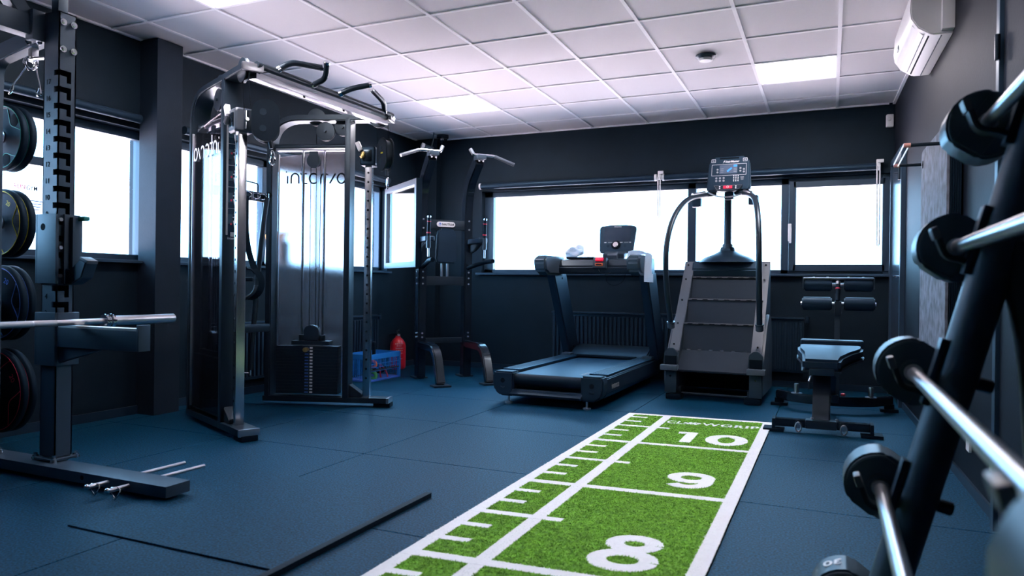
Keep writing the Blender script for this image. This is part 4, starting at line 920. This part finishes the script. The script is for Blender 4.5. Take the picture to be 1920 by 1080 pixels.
bl = MB(CMx); bl.box(q(.005, .035, -.0325), (.05, .001, .014), rot=Matrix.Rotation(-.7, 4, 'Y')); bl.box(q(.055, .07, -.0325), (.03, .001, .018)); bl.build('screen_graphic', M_LCDB, cs)
for z in (.015, .03, .045): MB(CMx).box(q(-.06, z, -.0325), (.028, .001, .004)).box(q(.055, z, -.0325), (.028, .001, .004)).build('screen_text', M_PRINTG, cs)
text('lettering', 'StairMaster', .026, M_PRINT, cs, CMx @ face_M(q(.025, .112, -.031), (1, 0, 0), (0, 0, 1)), .0004, bold=.0006, shear=.25)
MB(CMx).prism([(-.055, .098), (-.045, .112), (-.052, .112), (-.036, .130), (-.042, .117), (-.034, .117)], -.032, -.0305, 'xz').build('bolt_emblem', M_PRINT, cs)
for x in (-.138, .138):
    rrect(MB(CMx), x, .125, .034, .028, .003).build('icon_frame', M_PRINT, cs); MB(CMx).ball(q(x, .125), .008, (1.2, .2, 1), 10).build('icon', M_PRINTG, cs)
for i in range(3):
    for j in range(2): MB(CMx).cyl(q(-.107+i*.032, -.042-j*.026), q(-.107+i*.032, -.042-j*.026, -.033), .0095, seg=14).build('key', M_PRINTG, cs)
for i in range(3):
    for j in range(4): MB(CMx).cyl(q(.045+i*.019, -.026-j*.016), q(.045+i*.019, -.026-j*.016, -.033), .0048, seg=10).build('number_key', M_PRINT, cs)
MB(CMx).box(q(.118, -.04), (.03, .002, .006)).box(q(.118, -.052), (.026, .002, .005)).box(q(.118, -.064), (.022, .002, .004)).build('key_caption', M_PRINTG, cs)
for x, z in ((-.10, .04), (-.10, .015), (.10, .045), (.10, .02), (.13, .035), (.13, .01)): MB(CMx).cyl(q(x, z), q(x, z, -.033), .009, seg=12).build('side_key', M_PRINTG, cs)
lo = MB(CMx).prism([(-.13, -.115), (.13, -.115), (.105, -.165), (.05, -.175), (-.05, -.175), (-.105, -.165)], -.055, -.02, 'xz', bev=.008).build('control_pod', M_BLK, cs)
MB(CMx).tube([(x, -.056, z) for x, z in ((-.12, -.122), (.12, -.122), (.097, -.158), (.045, -.167), (-.045, -.167), (-.097, -.158))], .003, 6, closed=True).build('pod_trim', M_LGREY, lo)
MB(CMx).box((0, -.057, -.139), (.078, .006, .026), bev=.003).build('stop_button', M_REDL, lo)
MB(CMx).tube([(.009*math.cos(a), -.061, -.139+.009*math.sin(a)) for a in [2*PI*k/16 for k in range(16)]], .002, 5, closed=True).build('stop_ring', M_PRINT, lo)
for x in (-.07, .07):
    for z in (-.132, -.149): MB(CMx).cyl((x, -.056, z), (x, -.059, z), .006, seg=10).build('pod_key', M_PRINT, lo)
MB().tube([(.03+.18*math.cos(a), .55+.06*math.sin(a), 1.79+.028*math.cos(2*a)) for a in [PI+PI*k/16 for k in range(17)]], .007, 8).build('under_rail', M_STEEL, r)
MB().box((.03, .64, 1.79), (.08, .08, .07), bev=.01).build('tilt_bracket', M_DARK, r)

# ------------------------------------------------------------------ pull-up and dip station
r = root('dip_station', (-3.16, 6.0, 0), 'black pull-up and dip station with chrome bars and padded back', 'dip station', rz=math.radians(47.8))
CX = .033
for s_ in (-1, 1):
    x = CX+s_*.245
    P = fill([(.67, 0, 0), (.67, 0, 1.76), (.60, 0, 2.0), (.34, 0, 2.205)], .14, 6); P = [(p.x, p.z) for p in P]
    MB().strip(P, .12, x-.042, x+.042, 'yz', bev=.01).build('upright', M_BLKG, r)
    P = fill([(.68, 0, .345), (.14, 0, .345), (.0, 0, .02)], .14, 8)
    MB().strip([(p.x, p.z) for p in P], .07, x-.042, x+.042, 'yz', bev=.010).build('front_leg', M_BLKG, r)
    MB().box((x, -.005, .009), (.17, .13, .018), bev=.006).build('foot_plate', M_BLK, r)
    MB().box((x, .70, .009), (.14, .16, .018), bev=.006).build('foot_plate', M_BLK, r)
    hd = MB().box((x, .315, 2.222), (.095, .11, .045), bev=.008).build('bar_clamp', M_GREY, r)
    for dx in (-.02, .02): MB().cyl((x+dx, .29, 2.20), (x+dx, .285, 2.175), .011, seg=12, bev=.003).build('bolt', M_CHROME, hd)
    P = fill([(x-s_*.10, .33, 2.30), (x-s_*.075, .31, 2.245), (x-s_*.03, .31, 2.245), (x+s_*.14, .30, 2.245), (x+s_*.34, .24, 2.165)], .02, 4)
    MB().tube(P, .0145, 14).build('pull_up_bar', M_CHROME, r)
    MB().tube(P[-3:], .0175, 14).build('grip', M_LGREY, r); MB().tube([(x-s_*.10, .33, 2.302), (x-s_*.075, .31, 2.25)], .0185, 14).build('grip', M_LGREY, r)
    ap = MB().box((x+s_*.03, .44, 1.395), (.095, .32, .055), bev=.02, seg=3).build('elbow_pad', M_VINYL, r)
    MB().prism([(.62, 1.28), (.62, 1.365), (.32, 1.365), (.50, 1.30)], x+s_*.03-.02, x+s_*.03+.02, 'yz', bev=.006).build('pad_bracket', M_BLK, r)
    hx = x+s_*.045
    MB().cyl((hx, .285, 1.30), (hx, .285, 1.42), .022, seg=16, bev=.004).build('handle_socket', M_GREY, r)
    g = MB().cyl((hx, .285, 1.42), (hx, .27, 1.60), .017, seg=16, bev=.004).build('upright_handle', M_RUB, r)
    MB().cyl((hx, .285, 1.445), (hx, .284, 1.457), .0195, seg=16).cyl((hx, .272, 1.555), (hx, .271, 1.562), .0195, seg=16).build('red_ring', M_REDP, g)
    MB().cyl((hx, .27, 1.595), (hx, .269, 1.612), .0185, seg=16, bev=.003).build('end_cap', M_CHROME, g)
    MB().cyl((hx, .285, 1.22), (hx, .285, 1.31), .010, seg=12).build('socket_stem', M_STEEL, r)
    P = fill([(x, .62, 1.125), (x+s_*.02, .45, 1.155), (x+s_*.055, .22, 1.185), (x+s_*.06, .10, 1.185)], .08, 5)
    MB().tube(P, .022, 14).build('dip_handle', M_RUB, r)
    bt = MB()
    for z in (.96, 1.02, 1.08, 1.52, 1.61, .42, .46): bt.cyl((x+s_*.0, .603, z), (x, .597, z), .009, seg=10); bt.cyl((x+s_*.043, .66, z), (x+s_*.053, .66, z), .008, seg=8)
    bt.build('bolts', M_STEEL, r, kind='stuff')
MB().box((CX, .66, 1.565), (.42, .06, .095), bev=.008).build('upper_crossbar', M_BLK, r)
MB().box((CX, .66, .99), (.42, .06, .09), bev=.008).build('lower_crossbar', M_BLK, r)
MB().box((CX, .69, .38), (.42, .05, .05), bev=.006).build('base_crossbar', M_BLK, r)
for dx in (-.03, .03): MB().box((CX+dx, .66, 1.10), (.018, .03, .16), bev=.004).build('pad_post', M_STEEL, r)
MB().prism([(CX-.112, 1.20), (CX-.095, 1.168), (CX+.095, 1.168), (CX+.112, 1.20), (CX+.105, 1.45), (CX+.085, 1.51), (CX+.06, 1.525), (CX-.06, 1.525), (CX-.085, 1.51), (CX-.105, 1.45)], .585, .635, 'xz', bev=.022).build('back_pad', M_VINYL, r)
sg = MB().prism([(CX+sx*.072+.026*math.cos(a), 1.568+.026*math.sin(a)) for sx, a0 in ((1, -90), (-1, 90)) for a in [math.radians(a0+180*k/8) for k in range(9)]], .624, .632, 'xz').build('name_plate', M_OFFW, r)
text('lettering', 'NAUTILUS', .028, M_PRINTK_VOID, sg, face_M((CX+.022, .6225, 1.567), (1, 0, 0), (0, 0, 1)), .0005, bold=.0008)
MB().tube([(CX-.066+.014*math.cos(a)*(.4+.6*k/18), .6225, 1.568+.014*math.sin(a)*(.4+.6*k/18)) for k, a in enumerate([k*.45 for k in range(19)])], .003, 5).build('shell_emblem', M_BLUP, sg)

# ------------------------------------------------------------------ sit-up bench at the right
r = root('ab_bench', (0, 5.75, 0), 'black sit-up bench with foam leg rollers below right window pane', 'bench')
ML = rel((0, 5.75, 0)) @ Matrix(((1, 0, 0, 0), (.05, 1, 0, 0), (0, 0, 1, 0), (0, 0, 0, 1)))
b = MB(ML); b.prism([(-.345, .035), (.262, .035), (.262, .085), (-.345, .085)], 5.10, 5.18, 'xz', bev=.012); b.build('front_tube', M_BLKG, r)
MB(ML).box((-.045, 5.14, .061), (.19, .088, .058), bev=.010).build('tube_sleeve', M_BLK, r)
for x in (-.335, .255):
    MB(ML).box((x, 5.14, .011), (.13, .12, .022), bev=.006).box((x, 5.14, .045), (.02, .11, .085), bev=.004).build('foot', M_RUB, r)
for x in (-.18, .09):
    MB(ML).cyl((x, 5.09, .05), (x, 5.07, .05), .016, seg=14).tube([(x+.018*math.cos(a), 5.062, .045+.03*math.sin(a)) for a in [2*PI*k/14 for k in range(14)]], .006, 7, closed=True).build('adjust_ring', M_STEEL, r)
for x in (-.10, .05): MB(ML).cyl((x, 5.15, .085), (x, 5.15, .10), .012, seg=10, bev=.003).build('bolt', M_STEEL, r)
b = MB(ML); b.prism([(5.13, .08), (5.21, .08), (5.50, .40), (5.40, .42)], -.10, .01, 'yz', bev=.01); b.build('main_post', M_BLKG, r)
b = MB(ML); b.prism([(5.44, .36), (5.50, .32), (6.12, .10), (6.12, .17)], -.03, .045, 'yz', bev=.008); b.build('spine', M_BLK, r)
MB(ML).box((-.045, 5.28, .395), (.155, .16, .045), bev=.008).build('pad_plate', M_DARK, r)
MB(ML).cyl((-.11, 5.24, .37), (-.125, 5.22, .33), .006, seg=8).build('lever', M_STEEL, r)
# tapered pad: narrow nose towards the camera, wide at the back
def padpoly(e): return [(-.165-e, 5.22-e), (.068+e, 5.22-e), (.085+e, 5.36), (.145+e, 5.52), (.215+e, 5.66), (.225+e, 5.76), (.20, 5.80+e), (-.185, 5.80+e), (-.215-e, 5.76), (-.21-e, 5.64), (-.178-e, 5.50), (-.170-e, 5.36)]
pdM = ML @ Matrix.Translation((0, 5.22, .432)) @ Matrix.Rotation(math.radians(6.5), 4, 'X') @ Matrix.Translation((0, -5.22, 0))
pad = MB(pdM).prism(padpoly(0), -.03, .045, 'xy', bev=.018).build('seat_pad', M_VINYL, r)
MB(pdM).prism(padpoly(.006), -.045, -.03, 'xy', bev=.003).build('pad_board', M_BLK, pad)
MB(pdM).box((.015, 5.86, .045), (.43, .06, .05), bev=.02, seg=3).build('rear_pad', M_VINYL, r)
b = MB(ML); b.prism([(6.02, .10), (6.08, .10), (6.14, .90), (6.09, .92)], .033, .072, 'yz', bev=.004); b.build('roller_post', M_GREY, r)
for z, yo_, w in ((.838, 6.06, .255), (.985, 6.14, .245)):
    for s_ in (-1, 1):
        x0 = .055+s_*.042; x1 = .055+s_*w
        MB(ML).cyl((x0, yo_, z), (x1, yo_, z), .051, seg=28, bev=.010).build('foam_roller', M_VINYL, r)
    MB(ML).cyl((.055-w-.01, yo_, z), (.055+w+.01, yo_, z), .014, seg=12).build('roller_axle', M_STEEL, r)
MB(ML).box((.055, 6.14, 1.035), (.495, .09, .014), bev=.004).build('roller_bracket', M_STEEL, r)
for s_ in (-1, 1): MB(ML).box((.055+s_*.25, 6.14, .995), (.010, .08, .085), bev=.004).build('bracket_end', M_GREY, r)
for x in (-.12, -.02, .13, .23): MB(ML).cyl((x, 6.14, 1.04), (x, 6.14, 1.05), .008, seg=8).build('bolt', M_STEEL, r)
b = MB(ML); b.cyl((.052, 6.0, .86), (.055, 6.07, 1.0), .016, seg=14, bev=.003); b.build('adjust_grip', M_RUB, r)
MB(ML).cyl((.0545, 6.062, .985), (.0552, 6.075, 1.008), .018, seg=14).build('grip_cap', M_CHROME, r); MB(ML).cyl((.0535, 6.045, .95), (.0537, 6.049, .958), .018, seg=14).build('red_ring', M_REDP, r)
MB(ML).box((.055, 6.02, .81), (.05, .05, .10), bev=.008).build('slide_block', M_BLK, r)
arc = [(.03+.44*math.sin(a), 6.05+.40*(1-math.cos(a))) for a in [(-1+2*k/16)*1.18 for k in range(17)]]
MB(ML).strip(arc, .055, .055, .125, 'xy', bev=.008).build('base_arc', M_BLKG, r)
for s_ in (-1, 1):
    x = .03+s_*.40
    MB(ML).box((x, 6.30, .012), (.13, .10, .024), bev=.006).box((x, 6.30, .04), (.07, .06, .04), bev=.004).build('rear_foot', M_RUB, r)
    MB(ML).cyl((.03+s_*.265, 6.14, .12), (.03+s_*.265, 6.14, .128), .042, seg=20, bev=.002).cyl((.03+s_*.265, 6.14, .128), (.03+s_*.265, 6.14, .20), .019, seg=16, bev=.003).build('band_peg', M_STEEL, r)
MB(ML).box((.04, 5.98, .12), (.05, .05, .06), bev=.006).build('joint_block', M_BLK, r)
MB(ML).cyl((.085, 5.93, .16), (.11, 5.92, .16), .012, seg=12).build('red_knob', M_REDP, r)

# ------------------------------------------------------------------ right: mats on wall rods, barbell rack
r = root('mat_hanger', (xw(4.75), 4.75, 1.72), 'pair of black wall rods with copper-coloured ends holding mats', 'wall hanger')
MH = rel(r.location)
for y, xe, z in ((4.32, .347, 1.712), (5.19, .362, 1.742)):
    MB(MH).cyl((xw(y), y, z), (xe+.03, y, z), .0095, seg=14).build('rod', M_BLK, r)
    MB(MH).cyl((xe+.035, y, z), (xe, y, z), .0125, seg=14, bev=.003).build('rod_cap', M_COPPER, r)
    MB(MH).cyl((xw(y)-.001, y, z), (xw(y)-.012, y, z), .03, seg=18).build('wall_flange', M_BLK, r)
for dx, dz in ((0, .008), (.022, -.004)): MB(MH).tube([(.349+dx, 4.32, 1.712+dz), (.364+dx, 5.19, 1.742+dz)], .0045, 8).build('retaining_band', M_WHITE, r)
y0, y1 = 4.235, 5.14
def mat_mesh(th):
    w, h = (y1-y0)/2, .775; pts = []
    for cx, cz, a0 in ((w-.05, h-.05, 0), (-w+.05, h-.05, PI/2), (-w+.05, -h+.05, PI), (w-.05, -h+.05, 1.5*PI)):
        for k in range(5): a = a0+PI/2*k/4; pts.append((cx+.05*math.cos(a), cz+.05*math.sin(a)))
    return MB().prism(pts, -th/2, th/2, 'yz', bev=.002)
kk = 0; x = .533
o = root('exercise_mat', (.530, (y0+y1)/2, 1.035), 'grey exercise mat with metal eyelets, foremost on the wall rods', 'exercise mat', 'exercise mats hanging on the wall rods')
mat_mesh(.014).build('foam_sheet', M_FABRIC, o); o.rotation_euler.z = .026
for y in (4.32, 5.06): MB().lathe([(.010, -.010), (.024, -.0095), (.024, .0095), (.010, .010)], 20, Matrix.Translation((0, y-(y0+y1)/2, .685)) @ Matrix.Rotation(PI/2, 4, 'Y')).build('eyelet', M_CHROME, o)
proto = None
for k in range(5):
    lab = 'black exercise mat, number %s behind the grey one on the wall rods' % ['one', 'two', 'three', 'four', 'five', 'six'][k]
    o = root('exercise_mat', (.5435+.0102*k, (y0+y1)/2, 1.035), lab, 'exercise mat', 'exercise mats hanging on the wall rods')
    o.rotation_euler.z = .026
    if proto is None: proto = mat_mesh(.0095).build('foam_sheet', M_RUB, o)
    else: c = proto.copy(); COL.objects.link(c); c.parent = o
# barbell rack
RB_ = (.30, 1.45, 0)
r = root('barbell_rack', RB_, 'black leaning A-frame barbell rack by the right wall', 'barbell rack')
MR = rel(RB_)
BARS = [(.332, 1.337), (.273, 1.046), (.187, .742), (.119, .455), (.045, .150)]
def lean(z): return .115+.262*(z-.16)     # x of the post centre line
HX, YP = 2.0, 1.93
for yp in (YP, .72):
    p0, p1 = Vector((lean(.02), yp, .02)), Vector((lean(1.52), yp, 1.52))
    MB(MR).tube([p0, p1], .044, 28).build('leaning_post', M_RACK, r)
    MB(MR).tube(fill([(lean(1.05)+.03, yp, 1.05), (.425, yp, .80), (.47, yp, .03)], .1, 5), .040, 18).build('rear_leg', M_BLK, r)
    MB(MR).box((.29, yp, .035), (.52, .09, .05), bev=.01).build('foot_beam', M_BLK, r)
    for (x, z) in BARS:
        dirn = Vector((.262, 0, 1)).normalized(); nrm = Vector((-dirn.z, 0, dirn.x))
        pc = Vector((lean(z), yp, z))
        pl = MB(MR); pl.box(pc+nrm*.046, (.016, .052, .16), rot=Matrix.Rotation(math.atan(.262), 4, 'Y'), bev=.004); cr_ = pl.build('cradle_plate', M_DARK, r)
        bx2, bz2 = x, z; P = fill([(lean(z-.035)-.03, z-.055), (bx2-.002, z-.036), (bx2-.036, z-.026), (bx2-.052, z+.035)], .02, 4) if False else None
        pts = fill([(lean(z)-.035, 0, z-.060), (bx2+.008, 0, z-.034), (bx2-.030, 0, z-.028), (bx2-.050, 0, z+.030)], .018, 4)
        MB(MR).strip([(p.x, p.z) for p in pts], .012, yp-.024, yp+.024, 'xz', bev=.003).build('cradle_hook', M_BLK, cr_)
        MB(MR).box((bx2-.052, yp, z+.028), (.016, .052, .03), rot=Matrix.Rotation(-.3, 4, 'Y'), bev=.006).build('hook_tip', M_LGREY, cr_)
        if z < 1.2: MB(MR).cyl(pc-nrm*.04, pc-nrm*.075, .016, seg=12, bev=.003).build('bolt', M_BLKG, r)
MB(MR).cyl((.44, YP, .30), (.44, .72, .30), .025, seg=16).build('tie_bar', M_BLK, r)
def head(mb, y0, y1):
    """twelve-sided rubber head with two raised half faces"""
def barbell(x, z, num, lab, rot):
    o = root('fixed_barbell', (x, 1.35, z), lab, 'barbell', 'fixed barbells on the leaning rack')
    MB().cyl((0, -.74, 0), (0, .655, 0), .0155, seg=24).build('bar', M_STEEL, o)
    for s_ in (-1, 1):
        yi = .65*s_ if s_ > 0 else -.735; yo2 = yi+s_*.125
        R_ = .083; b = MB(); pol = [(R_*math.cos(rot+2*PI*k/10)*(1 if k % 5 else 1.0), R_*math.sin(rot+2*PI*k/10)) for k in range(10)]
        def arcseg(a0, a1, rr): return [(rr*math.cos(a0+(a1-a0)*k/10), rr*math.sin(a0+(a1-a0)*k/10)) for k in range(11)]
        a_ = rot; out_ = []
        for q in range(2):   # two rounded halves joined by flats
            out_ += arcseg(a_+q*PI+.42, a_+q*PI+PI-.42, R_)
        b.prism(out_, min(yi, yo2), max(yi, yo2), 'xz', bev=.009); hd = b.build('head', M_URE, o)
        for q in range(2):   # raised half-moon faces
            seg = arcseg(a_+q*PI+.42, a_+q*PI+PI-.42, R_*.93)
            f0 = yi-s_*.004; MB().prism(seg, min(f0, yi+s_*.01), max(f0, yi+s_*.01), 'xz', bev=.003).build('face_panel', M_URE, hd)
        MB().cyl((0, yi-s_*.008, 0), (0, yi+s_*.01, 0), .030, seg=24, bev=.003).build('hub_ring', M_URE, hd)
        MB().cyl((0, yi-s_*.03, 0), (0, yi, 0), .0205, seg=24, bev=.003).build('collar', M_STEEL, hd)
        if num:
            am = a_+PI/2
            for a, flip in ((1.95, 1),): text('number', num, .05, M_PRINT, hd, face_M(((R_+.0004)*math.cos(a), yi+s_*.06, (R_+.0004)*math.sin(a)), (-math.sin(a), 0, math.cos(a)), (0, 1, 0)), .0004, bold=.0012)
    return o
labs = ['fixed barbell with steel shaft, topmost on the leaning rack', 'fixed barbell with steel shaft, second from top on leaning rack', 'fixed barbell on middle cradle of leaning rack, shaft crossing the right edge', 'fixed barbell second from bottom on leaning rack, over the floor', 'fixed barbell marked 30, lowest on the leaning rack']
for (x, z), lab, num in zip(BARS, labs, ('', '', '', '', '30')): barbell(x, z, num, lab, math.radians(55))

# ------------------------------------------------------------------ small things by the left wall
r = root('fire_extinguisher', (-4.43, 6.86, 0), 'red fire extinguisher standing behind the blue crate', 'fire extinguisher')
MB().lathe([(.07, .0), (.085, .012), (.088, .03), (.088, .26), (.080, .30), (.055, .335), (.030, .355), (.026, .375)], 36).build('cylinder', M_RED, r)
MB().cyl((0, 0, .372), (0, 0, .40), .026, seg=18, bev=.004).build('valve', M_CHROME, r)
MB().tube([(-.01, 0, .40), (.0, -.02, .425), (.06, -.07, .445)], .008, 8).tube([(0, 0, .39), (.05, -.05, .40)], .007, 8).build('squeeze_lever', M_BLK, r)
MB().tube(fill([(-.02, .01, .39), (-.10, -.04, .385), (-.155, -.08, .30), (-.14, -.07, .17)], .08, 6), .010, 10).build('hose', M_RUB, r)
MB().cyl((.018, -.018, .385), (.034, -.034, .385), .013, seg=14).build('gauge', M_WHITE, r)
for k, (z, w) in enumerate(((.285, 15), (.262, 9), (.235, 13), (.21, 11), (.18, 13), (.12, 10))):
    b = bmesh.new(); R_ = .0886; z2 = z; rows = []
    a0 = -PI/4; 
    for q in range(w): 
        if q % 3 == 2: continue
        a = a0+(q-w/2)*.075; b2 = [b.verts.new((R_*math.cos(a+da), R_*math.sin(a+da), z2+dz)) for da, dz in ((0, 0), (.055, 0), (.055, .008), (0, .008))]; b.faces.new(b2)
    mb = MB(); mb._add(b); mb.build('label_print', M_PRINT, r, smooth=False)
# blue folding crate: long side towards the room
r = root('plastic_crate', (-4.19, 6.03, 0), 'blue folding plastic crate full of bands beside the fire extinguisher', 'crate')
cw_, cl_, ch_ = .31, .55, .265
f = MB()
f.box((cw_/2-.008, 0, ch_-.025), (.016, cl_, .05), bev=.004).box((-cw_/2+.008, 0, ch_-.025), (.016, cl_, .05), bev=.004).box((0, cl_/2-.008, ch_-.025), (cw_, .016, .05), bev=.004).box((0, -cl_/2+.008, ch_-.025), (cw_, .016, .05), bev=.004)
f.build('rim', M_BLUE, r, smooth=False)
for sx in (-1, 1):
    for sy in (-1, 1): MB().box((sx*(cw_/2-.015), sy*(cl_/2-.015), ch_/2-.02), (.03, .03, ch_-.04), bev=.004).build('corner_post', M_BLUE, r, smooth=False)
MB().box((0, 0, .008), (cw_-.01, cl_-.01, .016), bev=.003).build('base', M_BLUP, r, smooth=False)
g = MB()
for k in range(22): g.box((cw_/2-.006, -cl_/2+.04+k*.0224, ch_*.70), (.005, .004, .10)); g.box((-cw_/2+.006, -cl_/2+.04+k*.0224, ch_*.5), (.005, .004, .2))
for k in range(12): g.box((-cw_/2+.04+k*.021, -cl_/2+.006, ch_*.5), (.004, .005, .2)); g.box((-cw_/2+.04+k*.021, cl_/2-.006, ch_*.5), (.004, .005, .2))
for z in (.10, .135, .17): g.box((cw_/2-.006, 0, z), (.006, cl_-.05, .005))
g.build('lattice', M_BLUE, r, kind='stuff', smooth=False)
MB().box((cw_/2-.004, 0, .11), (.010, cl_-.06, .012), bev=.002).build('fold_rail', M_GREY, r)
def ring_band(loc, R_, th, m, lab, nm, rot, flat=.35):
    o = MB(Matrix.Rotation(rot[0], 4, 'X') @ Matrix.Rotation(rot[1], 4, 'Y')).tube([(R_*math.cos(a), R_*flat*1.6*math.sin(a), .012*math.sin(2*a)) for a in [2*PI*k/24 for k in range(24)]], th, 8, closed=True).build(nm, m)
    o.location = loc; tag(o, lab, 'resistance band', 'bands in the blue crate'); return o
ring_band((-4.10, 5.87, .17), .055, .014, M_ORANGE, 'orange resistance band near the front corner inside blue crate', 'resistance_band', (.9, .3))
ring_band((-4.10, 6.08, .065), .085, .008, M_REDP, 'thin red looped band low in the blue crate', 'resistance_band', (.2, 1.3))
ring_band((-4.12, 5.90, .07), .06, .018, M_GREEN, 'green resistance band at the bottom of blue crate', 'resistance_band', (.5, .9))
ring_band((-4.22, 6.14, .10), .09, .02, M_RUB, 'black rubber band coil piled inside blue crate', 'resistance_band', (.3, .2))
o = root('push_up_handle', (-4.17, 6.02, .215), 'black handle grip sticking up out of the blue crate', 'handle')
MB().cyl((0, 0, 0), (0, .0, .15), .018, seg=16, bev=.004).build('grip', M_RUB, o); MB().lathe([(.10, 0), (.10, .012), (.03, .022)], 24, Matrix.Rotation(.12, 4, 'X')).build('base_disc', M_BLK, o)
MB().cyl((0, 0, .15), (0, 0, .158), .014, seg=14).build('cap', M_GREY, o)
# dark two-tier stand behind the far column
r = root('step_stand', (-4.17, 5.16, 0), 'small dark two-tier stand behind the right cable tower', 'stand')
for z in (.20, .46): MB().box((0, 0, z), (.30, .34, .03), bev=.008).build('shelf', M_DARK, r)
for sx in (-1, 1):
    for sy in (-1, 1): MB().box((sx*.12, sy*.14, .23), (.035, .035, .46), bev=.005).build('leg', M_BLK, r)
for z in (.205, .465): MB().box((.151, 0, z), (.004, .33, .010)).build('edge_strip', M_LGREY, r)
# bag on the sill of the left window
r = root('bag', (XL-.01, 5.02, 1.107), 'white and black bag with tan leather flap on left window sill', 'bag')
MB().box((0, 0, .12), (.12, .20, .24), bev=.03, seg=3, taper=(.8, .9)).build('body', M_OFFW, r)
MB().box((.045, .055, .12), (.05, .10, .20), bev=.015).build('side_pocket', M_RUB, r)
MB().box((.005, .01, .265), (.11, .21, .06), rot=Matrix.Rotation(.25, 4, 'X'), bev=.015).build('flap', M_TANBAG, r)
